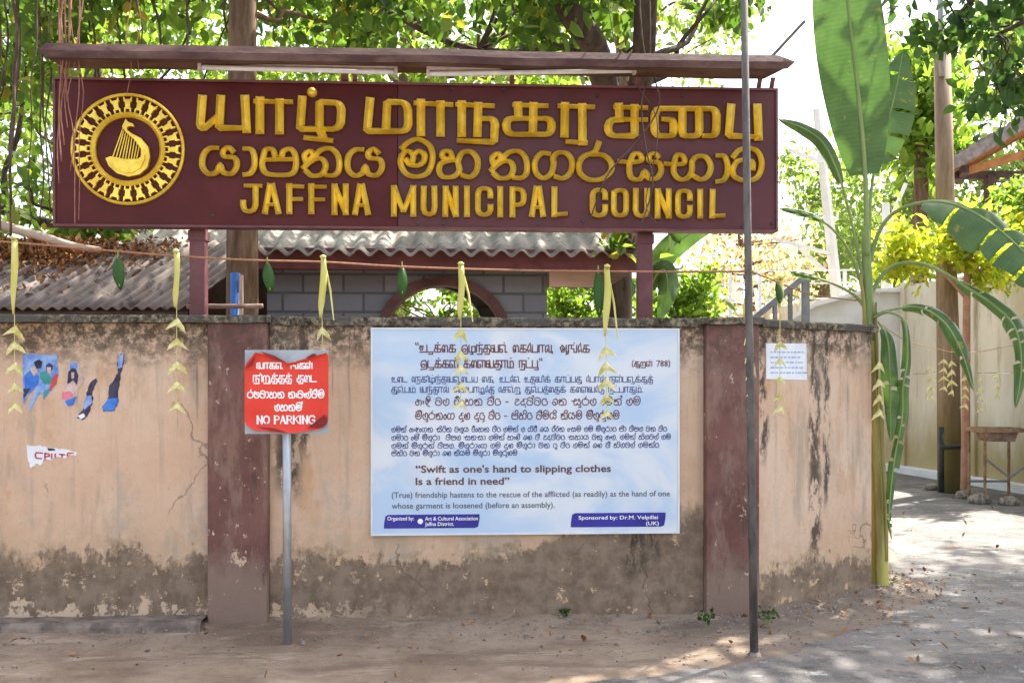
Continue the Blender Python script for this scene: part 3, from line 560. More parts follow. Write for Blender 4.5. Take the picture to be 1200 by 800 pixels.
def pebbles():
    mb = MB()
    for i in range(1500):
        k = random.random() * (len(fp) - 1); j = min(int(k), len(fp) - 2); p = fp[j].lerp(fp[j + 1], k - j); d = fp[j + 1] - fp[j]; nn = Vector((d.y, -d.x, 0)).normalized()
        v = abs(random.gauss(0.05, 0.45)); q = p + nn * (v + 0.02); r = random.uniform(0.003, 0.009) * (2.2 if random.random() < 0.04 else 1)
        z = max(0.0, 0.06 * (1 - v / 0.5)) if v < 0.5 else 0.002
        a = random.random() * 6.3
        vs = [(q.x + math.cos(a + t) * r * random.uniform(0.7, 1.3), q.y + math.sin(a + t) * r * random.uniform(0.7, 1.3), z + zz * r) for zz, ts in ((-0.3, (0, 1.6, 3.1, 4.7)), (0.7, (0.4, 2, 3.5, 5.1))) for t in ts]
        mb.add(vs, [(4, 5, 6, 7), (0, 1, 5, 4), (1, 2, 6, 5), (2, 3, 7, 6), (3, 0, 4, 7)])
    mb.build('gravel', 'stone', kind='stuff', label='loose small stones and grit scattered along the foot of the wall', category='gravel')
pebbles()
def litter():
    q_ = []
    for i in range(170):
        k = random.random() * (len(fp) - 1); j = min(int(k), len(fp) - 2); p = fp[j].lerp(fp[j + 1], k - j); d = fp[j + 1] - fp[j]; nn = Vector((d.y, -d.x, 0)).normalized()
        v = abs(random.gauss(0.12, 0.5)); p = p + nn * v; q_.append((p.x, p.y, 0.012 + max(0.0, 0.065 * (1 - v / 0.5))))
    for i in range(60): p = G(random.uniform(1040, 1200), random.uniform(565, 790)); q_.append((p.x, p.y, 0.012))
    leaf_mesh('fallen_leaves', q_, 6.0, 0.045, 'dry_leaf', None, 0.0, 0.5, kind='stuff', label='small brown fallen leaves lying on the dirt and road', category='leaves')
litter()

# ================================================================== BOUNDARY WALL
HW = 1.965
bw = thing('boundary_wall', 'weathered peach plaster wall with two maroon pilasters and mossy coping', 'wall', (0, 0, 0))
XL0, XL1 = W(243, 500, -0.07).x, W(313, 500, -0.07).x
XR0, XR1 = W(828, 500, -0.07).x, W(890, 500, -0.07).x
def wall_panel(x0, x1, n=1):
    MB().box(x0, x1, 0, 0.2, -0.05, HW).build('wall_panel', 'plaster', bw, bevel=0.006)
wall_panel(-9, XL0); wall_panel(XL1, XR0)
dv = Vector((WE.x - XR1, WE.y, 0)).normalized(); nb = Vector((-dv.y, dv.x, 0))
S0 = Vector((XR1 - 0.02, 0.0, 0)); S1 = Vector((WE.x, WE.y, 0))
MB().plan([S0, S1, S1 + nb * 0.2, S0 + nb * 0.2], -0.05, HW).build('wall_panel', 'plaster', bw, bevel=0.012, label='splayed end panel turning back beside the gateway')
MB().box(XL0, XL1, -0.07, 0.22, -0.05, HW + 0.002).build('pilaster', 'pier', bw, bevel=0.008)
MB().box(XR0, XR1, -0.07, 0.22, -0.05, HW + 0.002).build('pilaster', 'pier', bw, bevel=0.008)
def coping(pts, z0, z1, ov):
    """an uneven cast strip on top of the wall along pts (plan line of the front face)."""
    mb = MB(); pts = [Vector(p) for p in pts]; L = sum((pts[i + 1] - pts[i]).length for i in range(len(pts) - 1)); n = int(L / 0.05)
    d = (pts[-1] - pts[0]).normalized(); nn = Vector((d.y, -d.x, 0)); rows = []
    for i in range(n + 1):
        p = pts[0].lerp(pts[-1], i / n); o = ov + 0.008 * mnoise.noise(p * 6); zz = z1 + 0.008 * mnoise.noise(p * 5 + Vector((0, 3, 0))); za = z0 + 0.006 * mnoise.noise(p * 9)
        f = p + nn * o; b = p - nn * 0.235
        rows.append([(f.x, f.y, za), (f.x, f.y, zz - 0.012), (f.x - nn.x * 0.015, f.y - nn.y * 0.015, zz), (b.x, b.y, zz + 0.004), (b.x, b.y, za)])
    v = [q for r in rows for q in r]
    mb.add(v, [(i * 5 + j, (i + 1) * 5 + j, (i + 1) * 5 + (j + 1) % 5, i * 5 + (j + 1) % 5) for i in range(n) for j in range(5)] + [(0, 1, 2, 3, 4), tuple(n * 5 + j for j in (4, 3, 2, 1, 0))])
    mb.build('coping', 'coping', bw)
coping([(-9, 0, 0), (XL1 + 0.02, 0, 0)], HW, HW + 0.05, 0.095)
coping([(XL1 + 0.022, 0, 0), (XR0 - 0.032, 0, 0)], HW - 0.012, HW + 0.045, 0.03)
coping([(XR0 - 0.03, 0, 0), (XR1 + 0.03, 0, 0)], HW, HW + 0.045, 0.098)
coping([S0 + dv * 0.06, S1 + dv * 0.03], HW - 0.01, HW + 0.042, 0.035)
fm = MB(); fm.grid(lambda u, v: (lerp(-9, XL0 - 0.01, u), [-0.0, -0.17, -0.20, -0.22][int(round(v * 3))] + 0.03 * mnoise.noise(Vector((u * 40, v, 0))), [0.085, 0.085, 0.06, -0.02][int(round(v * 3))] + 0.012 * mnoise.noise(Vector((u * 30, 5, v)))), 120, 3)
fm.build('footing', 'ledge', bw, label='broken cement ledge at the foot of the wall')

# ================================================================== THE MAIN SIGN
YB = 0.2
bl, br_ = W(65, 178, YB).x, W(909, 178, YB).x; ZB0, ZB1 = 2.631, 3.584
sg = thing('sign_board', 'long maroon council sign with raised gold lettering in three scripts and a round harp crest', 'sign board', ((bl + br_) / 2, YB + 0.06, 0))
xs_ = W(466, 178, YB).x
MB().box(bl, xs_ - 0.0015, YB, YB + 0.09, ZB0, ZB1).build('board', 'sign_red', sg, bevel=0.004)
MB().box(xs_ + 0.0015, br_, YB + 0.002, YB + 0.09, ZB0, ZB1).build('board', 'sign_sky_tint', sg, bevel=0.004, label='right length of the board, a sky reflection tinting its colour plum')
fr = MB()
for a, b, c, d in ((bl - 0.012, br_ + 0.012, ZB1, ZB1 + 0.016), (bl - 0.012, br_ + 0.012, ZB0 - 0.016, ZB0)): fr.box(a, b, YB - 0.012, YB + 0.1, c, d)
for a in (bl - 0.014, br_ - 0.002): fr.box(a, a + 0.016, YB - 0.010, YB + 0.098, ZB0 - 0.014, ZB1 + 0.014)
fr.build('frame', 'maroon_steel', sg)
bo = MB()
for px, py in ((742, 103), (740, 122), (800, 112), (905, 262), (490, 261), (520, 262), (632, 262), (683, 259), (870, 265), (700, 112), (330, 250), (250, 252), (590, 105), (530, 104)):
    p = W(px, py, YB); bo.tube([(p.x, YB, p.z), (p.x, YB - 0.008, p.z)], 0.011, 8)
bo.build('bolt', 'black_pipe', sg)
for x0, x1 in ((222, 240), (748, 765)):
    a, b = W(x0, 320, YB + 0.1).x, W(x1, 320, YB + 0.1).x
    mb = MB(); mb.box(a, b, YB + 0.095, YB + 0.19, -0.05, ZB1 + 0.02); mb.box(a - 0.008, b + 0.008, YB + 0.088, YB + 0.196, ZB0 - 0.09, ZB0 - 0.02)
    mb.build('post', 'maroon_steel', sg, bevel=0.004)
# rain canopy above the board
cn = MB(); xa, xb = W(44, 66, -0.22).x, W(932, 76, -0.22).x; xc, xd = W(62, 52, -0.1).x, W(906, 62, -0.1).x
zl, zt = 3.60, 3.69
prof = [(-0.22, 3.600), (-0.225, 3.645), (-0.20, 3.695), (0.03, 3.725), (0.03, 3.610), (-0.20, 3.604)]
ends = [(xa + 0.05, xb - 0.05), (xa, xb), (xc, xd), (xc + 0.02, xd - 0.02), (xc + 0.02, xd - 0.02), (xa + 0.07, xb - 0.07)]
k = len(prof); n = 60
for i in range(n + 1):
    for (y, z), (e0, e1) in zip(prof, ends):
        x = lerp(e0, e1, i / n); cn.v.append((x, y + 0.006 * mnoise.noise(Vector((x * 2, 0, y))), z + 0.008 * mnoise.noise(Vector((x * 1.5, y * 3, 2)))))
cn.f = [(i * k + j, i * k + (j + 1) % k, (i + 1) * k + (j + 1) % k, (i + 1) * k + j) for i in range(n) for j in range(k)] + [tuple(range(k - 1, -1, -1)), tuple(n * k + j for j in range(k))]; cn.mi = [0] * len(cn.f)
cn.build('canopy', 'canopy_paint', sg)
for px in (72, 404, 416, 600, 748, 890, 905):
    x = W(px, 80, YB).x; MB().beam((x, YB + 0.03, ZB1 + 0.01), (x, YB - 0.02, 3.67), 0.03 if px != 404 else 0.05, 0.012).build('bracket', 'maroon_steel', sg)
a, b = W(905, 66, -0.12), W(943, 25, -0.12); MB().tube([a, b], 0.011, 6).build('rod', 'pole_grey', sg)
for (p0, p1) in (((233, 72), (466, 78)), ((500, 80), (745, 76))):
    a, b = W(*p0, -0.1), W(*p1, -0.1)
    lf = MB().beam(a, b, 0.045, 0.035).build('light_fitting', 'batten', sg, bevel=0.004)
    MB().tube([a + Vector((0.02, -0.012, -0.042)), b + Vector((-0.02, -0.012, -0.042))], 0.016, 10).build('lamp_tube', 'tube_white', lf, smooth=True)
    mb = MB()
    for q, s_ in ((a, 1), (b, -1)): mb.box(q.x, q.x + 0.02, q.y - 0.03, q.y + 0.015, q.z - 0.064, q.z - 0.018) if s_ > 0 else mb.box(q.x - 0.02, q.x, q.y - 0.03, q.y + 0.015, q.z - 0.064, q.z - 0.018)
    mb.build('lamp_holder', 'batten', lf)
# gold lettering
kpx = 0.18333; mpp = (br_ - bl) / 844.0
def letters(name, rows, curved, w0, wv, h1, breaks=()):
    words_ = [MB() for _ in range(len(breaks) + 1)]
    for (ox, oy), txt in rows:
        for q in S(txt):
            mid = ox + kpx * sum(x for x, y in q) / len(q); mb = words_[sum(1 for b in breaks if mid > b)]
            pts = [W(ox + x * kpx, oy + y * kpx, YB) for x, y in q]; pts = [Vector((p.x, p.z)) for p in pts]
            if curved and len(pts) > 2: pts = [Vector((v.x, v.y)) for v in smooth_path(pts, 4)]
            elif len(pts) > 2:                                       # soften corners of the squared script
                o = [pts[0]]
                for i in range(1, len(pts) - 1):
                    for t in (-1, 1):
                        e = pts[i + t] - pts[i]; o.append(pts[i] + e.normalized() * min(0.014, e.length * 0.3))
                o.append(pts[-1]); pts = o
            ridge(mb, pts, lambda d: (w0 + wv * abs(d.y)) * mpp, YB, 0.022, h1)
    if name == 'tamil_word':
        p = W(220 + 797 * kpx, 100 + 50 * kpx, YB); r = 0.033; vs = [(p.x, YB - 0.05, p.z)]
        for rr, yy in ((0.6, 0.044), (1, 0.022), (1, 0.0)): vs += [(p.x + math.cos(t * 0.5236) * r * rr, YB - yy, p.z + math.sin(t * 0.5236) * r * rr) for t in range(12)]
        words_[0].add(vs, [(0, 1 + i, 1 + (i + 1) % 12) for i in range(12)] + [(1 + 12 * j + i, 13 + 12 * j + i, 13 + 12 * j + (i + 1) % 12, 1 + 12 * j + (i + 1) % 12) for j in range(2) for i in range(12)])
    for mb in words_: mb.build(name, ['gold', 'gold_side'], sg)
letters('tamil_word', TA, False, 5.4, 4.8, 0.062, (415, 700))
letters('sinhala_word', SI, True, 5.0, 2.2, 0.056, (458, 570, 722))
letters('english_word', EN, False, 4.6, 2.4, 0.052, (445, 680))
# crest
cc = W(75 + 403 * 0.1875, 100 + 402 * 0.1875, YB); q = 0.1875 * mpp * 0.965
em = MB()
def ring(mb, r0, r1, h0, h1, n=64):
    vs = []
    for i in range(n):
        a = 2 * math.pi * i / n; c_, s_ = math.cos(a), math.sin(a); rm = (r0 + r1) / 2
        for r, h in ((r0, 0), (r0, h0), (rm, h1), (r1, h0), (r1, 0)): vs.append((cc.x + c_ * r * q, YB - h, cc.z + s_ * r * q))
    mb.add(vs, [(i * 5 + j, i * 5 + j + 1, ((i + 1) % n) * 5 + j + 1, ((i + 1) % n) * 5 + j) for i in range(n) for j in range(4)])
ring(em, 339, 357, 0.018, 0.028); ring(em, 202, 236, 0.02, 0.045)
nm = 24
for i in range(nm):
    a0 = 2 * math.pi * i / nm
    def pol(r, t): return (cc.x + math.sin(a0 + t) * r * q, 0, cc.z + math.cos(a0 + t) * r * q)
    hw = math.pi / nm
    out = [pol(236, -hw * .64), pol(262, -hw * .64), pol(266, -hw * .40), pol(300, -hw * .44), pol(306, -hw * .64), pol(334, -hw * .64), pol(334, -hw * .55), pol(318, -hw * .35), pol(318, hw * .35), pol(334, hw * .55), pol(334, hw * .64), pol(306, hw * .64), pol(300, hw * .44), pol(266, hw * .40), pol(262, hw * .64), pol(236, hw * .64), pol(236, hw * .44), pol(256, hw * .34), pol(256, -hw * .34), pol(236, -hw * .44)]
    em.prism(out, YB - 0.02 - 0.0006 * (i % 2), YB)
em.build('crest_ring', 'gold', sg)
hp = MB(); HB = '268 465 300 452 380 468 470 468 490 452 490 400 450 345 395 298 372 262 395 213 408 232 440 243 447 262 424 258 404 264 402 282 432 305 490 335 535 390 546 450 530 520 480 565 410 580 340 560 290 515'
hp.prism([(cc.x + (x - 403) * q, 0, cc.z - (y - 402) * q) for x, y in S(HB)[0]], YB - 0.03, YB)
HB2 = '285 478 380 480 475 478 515 440 515 470 490 525 440 555 400 558 345 540 305 505'
hp.prism([(cc.x + (x - 403) * q, 0, cc.z - (y - 402) * q) for x, y in S(HB2)[0]], YB - 0.04, YB - 0.03)
for x0, y0, x1, y1 in ((375, 262, 308, 455), (378, 285, 330, 458), (390, 298, 350, 460), (402, 308, 370, 462), (415, 316, 388, 463), (430, 328, 407, 464), (446, 342, 425, 464), (462, 358, 442, 464), (476, 378, 458, 464)):
    a = Vector((cc.x + (x0 - 403) * q, YB - 0.012, cc.z - (y0 - 402) * q)); b = Vector((cc.x + (x1 - 403) * q, YB - 0.012, cc.z - (y1 - 402) * q)); hp.tube([a, b], 0.0042, 6)
hp.build('crest_harp', 'gold', sg)

# ================================================================== NOTICE PANEL ON THE WALL
pc = [W(435, 384, -0.03), W(796, 384.5, -0.03), W(797, 625, -0.03), W(434, 627, -0.03)]
pn = thing('notice_panel', 'large white and pale blue printed proverb panel fixed to the peach wall', 'notice board', ((pc[0].x + pc[1].x) / 2, 0, pc[3].z))
px0, px1, pz0, pz1 = (pc[0].x + pc[3].x) / 2, (pc[1].x + pc[2].x) / 2, (pc[2].z + pc[3].z) / 2, (pc[0].z + pc[1].z) / 2
MB().box(px0 + 0.012, px1 - 0.012, -0.028, -0.002, pz0 + 0.012, pz1 - 0.012).build('panel_sheet', 'panel', pn)
mb = MB()
for a, b, c, d in ((px0, px1, pz1 - 0.012, pz1), (px0, px1, pz0, pz0 + 0.012), (px0, px0 + 0.012, pz0 + 0.012, pz1 - 0.012), (px1 - 0.012, px1, pz0 + 0.012, pz1 - 0.012)): mb.box(a, b, -0.032, -0.001, c, d)
mb.build('frame', 'panel_edge', pn)
YP = -0.0295
def lx(px): return W(px, 500, YP).x
def lz(px, py): return W(px, py, YP).z
mb = MB(); scribe(mb, '“உடுக்ைக இழந்தவன் ைகேபால, ஆங்ேக', FT, lx(487), lx(692), lz(590, 412.5), 0.046, YP, 0.0072, False); mb.build('tamil_verse', 'print_maroon', pn)
mb = MB(); scribe(mb, 'இடுக்கண் கைளவதாம் நட்பு”', FT, lx(493), lx(636), lz(565, 430.5), 0.046, YP, 0.0072, False); mb.build('tamil_verse', 'print_maroon', pn)
mb = MB(); scribe(mb, '(குறள் 788)', FT, lx(741), lx(786), lz(763, 429), 0.030, YP, 0.0055, False); mb.build('tamil_verse', 'print_maroon', pn)
mb = MB(); scribe(mb, 'உைட ெநகிழ்ந்தவனுைடய ைக, உடேன உதவிக் காப்பது ேபால் நண்பனுக்குத்', FT, lx(459), lx(766), lz(612, 447.5), 0.034, YP, 0.0046, False); mb.build('tamil_meaning', 'print_navy', pn)
mb = MB(); scribe(mb, 'துன்பம் வந்தால் அப்ெபாழுேத ெசன்று துன்பத்ைதக் கைளவேத நட்பாகும்.', FT, lx(459), lx(755), lz(606, 459.5), 0.034, YP, 0.0046, False); mb.build('tamil_meaning', 'print_navy', pn)
mb = MB(); scribe(mb, 'ඇඳි වත ලිෙහන විට - උදව්වට එන සුරත ෙමන් තම', FS, lx(487), lx(752), lz(620, 474.5), 0.042, YP, 0.0060, True); mb.build('sinhala_verse', 'print_maroon', pn)
mb = MB(); scribe(mb, 'මිතුරනෙග දුක දුටු විට - පිහිට වීමයි නියම මිතුරුකම', FS, lx(487), lx(727), lz(606, 491), 0.042, YP, 0.0060, True); mb.build('sinhala_verse', 'print_maroon', pn)
for t, xr, py in (('තමන් ඇඳෙගන සිටින වතුය ලිෙහන විට තමන් අත ඉගිලී එය අල්ලන ෙසම තම මිතුරාට පීඩා විපත වන විට', 782, 505.5), ('තමාට ෙම් මිතුරා ඒ විපත සනසා තමන් හැකි එක වී උදව්වට සහාය වනු ඇත. තමන් හිතවත් තම', 787, 515), ('තමන් මිතුරන් විපත. මිතුරාෙග තම දුක මිතුරා වන ටු විට තමන් එක වී හිතවත් තමන්ට', 773, 524.5), ('පිහිට වන මිතුරා එක නියම මිතුරා මිතුරුකම', 607, 533.5)):
    mb = MB(); scribe(mb, t, FS, lx(459), lx(xr), lz((459 + xr) / 2, py), 0.028, YP, 0.0046, True); mb.build('sinhala_meaning', 'print_navy', pn)
mb = MB(); roman(mb, '“Swift as one\'s hand to slipping clothes', lx(487), lx(716), lz(600, 553), 0.046, YP, 0.022); mb.build('english_verse', 'print_brown', pn)
mb = MB(); roman(mb, 'Is a friend in need”', lx(487), lx(597), lz(540, 567.5), 0.046, YP, 0.022); mb.build('english_verse', 'print_brown', pn)
mb = MB(); roman(mb, '(True) friendship hastens to the rescue of the afflicted (as readily) as the hand of one', lx(459), lx(785), lz(622, 582), 0.037, YP, 0.010); mb.build('english_meaning', 'print_grey', pn)
mb = MB(); roman(mb, 'whose garment is loosened (before an assembly).', lx(459), lx(650), lz(555, 595), 0.037, YP, 0.010); mb.build('english_meaning', 'print_grey', pn)
for (x0, x1, y0, y1), lines in (((450, 562, 602.5, 618.5), [('Organized by:', 454, 485, 609.2), ('Art & Cultural Association', 498, 560, 609.2), ('Jaffna District.', 498, 532, 615.6)]), ((669, 780, 600.5, 617), [('Sponsored by: Dr.M. Velpillai', 678, 771, 608), ('(UK)', 757, 772, 614.8)])):
    cxm = (x0 + x1) / 2; zc0, zc1 = lz(cxm, y1), lz(cxm, y0); a, b = lx(x0), lx(x1); r = 0.03
    out = [(a, 0, zc0), (a, 0, zc0 + 0.03), (a + r * 0.3, 0, zc1 - r * 0.3), (a + r, 0, zc1), (b, 0, zc1), (b, 0, zc1 - 0.03), (b - r * 0.3, 0, zc0 + r * 0.3), (b - r, 0, zc0)]
    bn = MB().prism(out, YP - 0.0005, YP + 0.0005).build('printed_banner', 'banner_blue', pn)
    mb = MB()
    for t, u0, u1, py in lines: roman(mb, t, lx(u0), lx(u1), lz((u0 + u1) / 2, py), 0.024, YP - 0.0015, 0.012)
    if x0 == 450:
        p = W(492.5, 610.5, YP); mb.add([(p.x + math.cos(t * 0.5236) * 0.018, YP - 0.0015, p.z + math.sin(t * 0.5236) * 0.018) for t in range(12)], [tuple(range(12))])
    mb.build('banner_lettering', 'print_white', bn)

# ================================================================== NO PARKING SIGN
b0 = G(337, 757, 0.0); YN = b0.y - 0.03
ns = thing('parking_sign', 'torn red no parking sign on a grey post in front of the wall', 'sign', b0)
MB().tube([(b0.x, b0.y, -0.05), (b0.x - 0.006, b0.y, W(336, 414, YN).z)], 0.026, 14).build('post', 'galvanised', ns, smooth=True)
q0, q1 = W(287, 410, YN), W(385, 508, YN)
MB().box(q0.x, q1.x, YN - 0.004, YN + 0.004, q1.z, q0.z).build('plate', 'plate_grey', ns, bevel=0.002)
mb = MB()
for z in (q0.z - 0.1, q1.z + 0.1): mb.box(b0.x - 0.05, b0.x + 0.045, YN + 0.004, b0.y - 0.0, z - 0.02, z + 0.02)
mb.build('clamp', 'galvanised', ns)
NP = [(286.7, 430), (292, 423), (300, 413), (310, 415), (322, 418), (333, 422.5), (337.5, 426), (346, 424), (362, 419.5), (374, 416), (383, 413.5), (385.3, 417), (385, 440), (385, 470), (385, 490), (383.5, 497), (376, 502), (362, 504.5), (344.5, 507), (330, 506.5), (312, 505), (297, 503.5), (289.5, 498), (286.6, 494), (286.6, 460)]
def curl(px, py):                                                    # lifted torn edge
    p = W(px, py, YN); return p
def stick():
    n = 26; mb = MB(); cpx, cpy = 336, 460
    V = []
    ringn = 12
    o = [Vector(p) for p in NP]
    dense = []
    for i in range(len(o)):
        for t in (0, 0.5): dense.append(o[i].lerp(o[(i + 1) % len(o)], t))
    k = len(dense); vs = []
    for r in range(1, ringn + 1):
        for p in dense:
            c = Vector((cpx, cpy)); d = p - c; f = r / ringn; g = c + d * f
            w_ = W(g.x, g.y, YN - 0.006); lift = 0.0
            if f > 0.9 and (p.y < 428 or p.y > 497 or (p.x > 378 and p.y > 485)): lift = 0.02 * ((f - 0.9) / 0.1) ** 1.5
            vs.append((w_.x, w_.y - lift, w_.z))
    w_ = W(cpx, cpy, YN - 0.006); vs.append(tuple(w_)); ci = len(vs) - 1
    fs = [(ci, (i + 1) % k, i) for i in range(k)] + [(r * k + i, r * k + (i + 1) % k, (r + 1) * k + (i + 1) % k, (r + 1) * k + i) for r in range(ringn - 1) for i in range(k)]
    return MB().add(vs, fs).build('red_sticker', 'sticker_red', ns, smooth=True)
st = stick()
mb = MB()
for tri in ([(305, 411.5), (322, 416.5), (334, 424), (318, 420.5)], [(358, 419.5), (367, 414), (372, 415.5), (364, 420)], [(300, 499.5), (318, 504.5), (338, 507), (322, 501.5)], [(360, 501), (380, 500), (384, 492), (380, 486)], [(287, 433), (294, 424), (300, 417), (296, 428)]):
    mb.prism([W(a, b, YN - 0.022) for a, b in tri], YN - 0.0275, YN - 0.0255)
mb.build('curled_edge', 'sticker_back', st)
YL = YN - 0.0072
def nx(px): return W(px, 460, YL).x
def nz(px, py): return W(px, py, YL).z
mb = MB()
scribe(mb, 'வாகன', FT, nx(301), nx(332), nz(316, 431.5), 0.032, YL, 0.0075, False); scribe(mb, 'ங்கள்', FT, nx(341), nx(367), nz(354, 431.5), 0.030, YL, 0.0075, False)
scribe(mb, 'நிறுத்தத் தைட', FT, nx(297), nx(372), nz(335, 447), 0.036, YL, 0.0068, False)
scribe(mb, 'රථවාහන නැවැත්වීම', FS, nx(290), nx(381), nz(335, 466), 0.036, YL, 0.0070, True)
scribe(mb, 'තහනම්', FS, nx(322), nx(355), nz(338, 481), 0.036, YL, 0.0070, True)
# serif capitals: thick uprights, thin crossings, slab feet
SER = {'N': ('1 0 1 10/7 0 7 10', '1 10 7 0', 9.4), 'O': ('', '4 0 1 1.5 0 5 1 8.5 4 10 7 8.5 8 5 7 1.5 4 0', 9.6), 'P': ('1 0 1 10', '1 10 5 10 7 8.5 7 6.5 5 5 1 5', 8.2), 'A': ('4 10 7.5 0', '4 10 0.8 0/2 3.5 6 3.5', 9.2),
       'R': ('1 0 1 10', '1 10 5 10 7 8.5 7 6.5 5 5 1 5/4 5 8 0', 9), 'K': ('1 0 1 10', '7.5 10 1 4/3.5 6 8 0', 9.2), 'I': ('1 0 1 10', '', 3.6), 'G': ('', '8 8 6.5 10 3 10 0.5 8 0 5 0.5 2 3 0 6.5 0 8 1.5 8 4.5 5 4.5', 9.6), ' ': ('', '', 5)}
wd = sum(SER[c][2] for c in 'NO PARKING'); x = nx(301); sx = (nx(370) - x) / wd; sz = 0.0045; zb = nz(335, 496); k = 0
for c in 'NO PARKING':
    th, tn, adv = SER[c]
    for src, wgt in ((th, 0.0105), (tn, 0.0058 if c not in 'OG' else 0.0085)):
        for s_ in (S(src) if src else []):
            ribbon(mb, [Vector((x + a * sx, zb + b * sz)) for a, b in s_], lambda d: wgt, YL - 0.00012 * (k % 8)); k += 1
            if src == th:
                for a, b in s_: ribbon(mb, [Vector((x + (a - 1.1) * sx, zb + b * sz)), Vector((x + (a + 1.1) * sx, zb + b * sz))], lambda d: 0.004, YL - 0.00012 * (k % 8)); k += 1
    x += adv * sx
mb.build('white_lettering', 'print_white', ns)

# ================================================================== PAPERS ON THE WALL
def paper(name, label, outline, mat, bits=(), group=None, Y=-0.003, cat='poster'):
    if group or 'torn' in name:
        oo = []
        for i in range(len(outline)):
            a, b = Vector(outline[i]), Vector(outline[(i + 1) % len(outline)]); nn_ = Vector((b.y - a.y, a.x - b.x)).normalized()
            for k_ in range(4): oo.append(tuple(a.lerp(b, k_ / 4) + nn_ * (random.uniform(-0.9, 0.9) if k_ else 0)))
        outline = oo
    pts = [W(a, b, Y) for a, b in outline]; c = sum(pts, Vector()) / len(pts)
    t = thing(name, label, cat, (c.x, 0, c.z), group); MB().prism(pts, Y, 0.001).build('sheet', mat, t)
    for i, (o, m, nm_) in enumerate(bits):
        MB().prism([W(a, b, Y) for a, b in o], Y - 0.0015 - 0.0004 * i, Y + 0.0004).build(nm_, m, t)
    return t
gp = 'torn remains of coloured posters on the peach wall'
paper('torn_poster', 'widest torn blue poster scrap with two figures, beside the first palm garland', [(27, 416), (40, 414.5), (55, 416), (67, 415), (68, 440), (62, 455), (55, 463), (51, 468), (50, 460), (46, 462), (40, 472), (34, 481), (33, 477), (38, 466), (42, 456), (40, 452), (34, 462), (28, 474), (27, 455)], 'paper_blue',
      [([(29, 440), (36, 433), (46, 441), (45, 449), (36, 460), (29, 463)], 'ink_bright', 'printed_patch'), ([(47, 436), (54, 434), (62, 445), (60, 450), (52, 450), (47, 443)], 'ink_teal', 'printed_patch'), ([(40, 424), (46, 421), (50, 424), (48, 431), (42, 432)], 'ink_dark', 'printed_patch'), ([(54, 428), (58, 425), (62, 428), (61, 434), (55, 435)], 'ink_dark', 'printed_patch'),
       ([(55, 430), (60, 430), (60, 437), (56, 437)], 'ink_skin', 'printed_patch'), ([(35, 432), (41, 428), (45, 436), (40, 441)], 'ink_skin', 'printed_patch'), ([(63, 440), (68, 438), (66, 450), (58, 458), (59, 452)], 'ink_red', 'printed_patch'), ([(52, 458), (58, 456), (54, 464), (51, 467)], 'ink_teal', 'printed_patch'), ([(28, 455), (36, 455), (30, 464), (28, 466)], 'ink_dark', 'printed_patch')], gp)
paper('torn_poster', 'torn poster scrap showing a dark haired head above pink and blue patches', [(81, 424), (86, 422), (92, 425), (92, 436), (98, 442), (97, 450), (91, 455), (90, 468), (84, 476), (76, 475), (72, 466), (73, 459), (77, 455), (79, 440)], 'ink_skin',
      [([(82, 424), (91, 425), (91, 433), (82, 432)], 'paper_blue', 'printed_patch'), ([(80, 436), (84, 431), (89, 432), (92, 440), (90, 451), (86, 445), (82, 448), (79, 450)], 'ink_dark', 'printed_patch'), ([(83.5, 436), (87, 436), (87, 443), (84, 444)], 'ink_skin', 'printed_patch'), ([(73, 459), (82, 458), (86, 464), (78, 469), (73, 467)], 'ink_pink', 'printed_patch'), ([(76, 470), (90, 464), (86, 474), (80, 476)], 'ink_bright', 'printed_patch')], gp)
paper('torn_poster', 'slanting dark violet poster scrap hanging lowest of the torn posters', [(106, 448), (112, 443), (114.5, 446), (108, 459), (109, 468), (106, 479), (102, 488), (96, 492), (90, 489), (92, 485), (97, 480), (100, 468), (101, 460)], 'ink_dark',
      [([(101, 464), (107, 463), (108, 472), (99, 480), (98, 477)], 'paper_blue', 'printed_patch'), ([(91, 487), (98, 484), (100, 488), (95, 491)], 'paper', 'printed_patch')], gp)
paper('torn_poster', 'thin poster scrap with a black figure over a bright blue patch', [(140, 416), (145, 414), (145, 424), (143, 434), (141, 440), (139, 455), (139, 470), (134, 481), (121, 482), (119.5, 477), (126, 468), (128, 452), (133, 446), (138, 437), (137, 428)], 'ink_dark',
      [([(120, 477), (127, 467), (138, 466), (138, 473), (133, 481), (121, 481)], 'ink_bright', 'printed_patch'), ([(139, 417), (145, 414.5), (143, 430), (138, 432)], 'paper_blue', 'printed_patch')], gp)
tp = paper('torn_paper', 'torn white paper strip with the tops of red letters on it', [(31, 521), (50, 523), (62, 525), (76, 526), (90, 529.5), (88, 534), (82, 532), (77, 537), (66, 535), (60, 539), (52, 538), (47, 545), (42, 543), (36, 548.5), (33, 540)], 'paper', [([(55, 524.5), (64, 525.5), (65, 527.5), (57, 528)], 'ink_dark', 'printed_patch')], None)
mb = MB()
for st_ in ('50 530.5 43 530 41.5 533.5 43 536.5 49 537', '53 531 53 538/53 531 57.5 531.5 58.5 534 53 535', '61 531.5 61 537', '65 531.5 65 535', '70 532 76 532.5/73 532.5 73 535.5', '86 530.5 80 530.5 79 533 80 534'):
    for s_ in S(st_): ribbon(mb, [Vector((W(a, b, 0).x, W(a, b, 0).z)) for a, b in s_], lambda d: 0.009, -0.0052)
mb.build('red_lettering', 'ink_red', tp)
def on_splay(px, py, off=0.007):
    d = ray(px, py); n_ = -nb; t = (S0 + n_ * off - CO).dot(n_) / d.dot(n_); return CO + d * t
pp = [on_splay(a, b) for a, b in ((898, 402), (945, 402.5), (945.5, 445), (898, 444))]
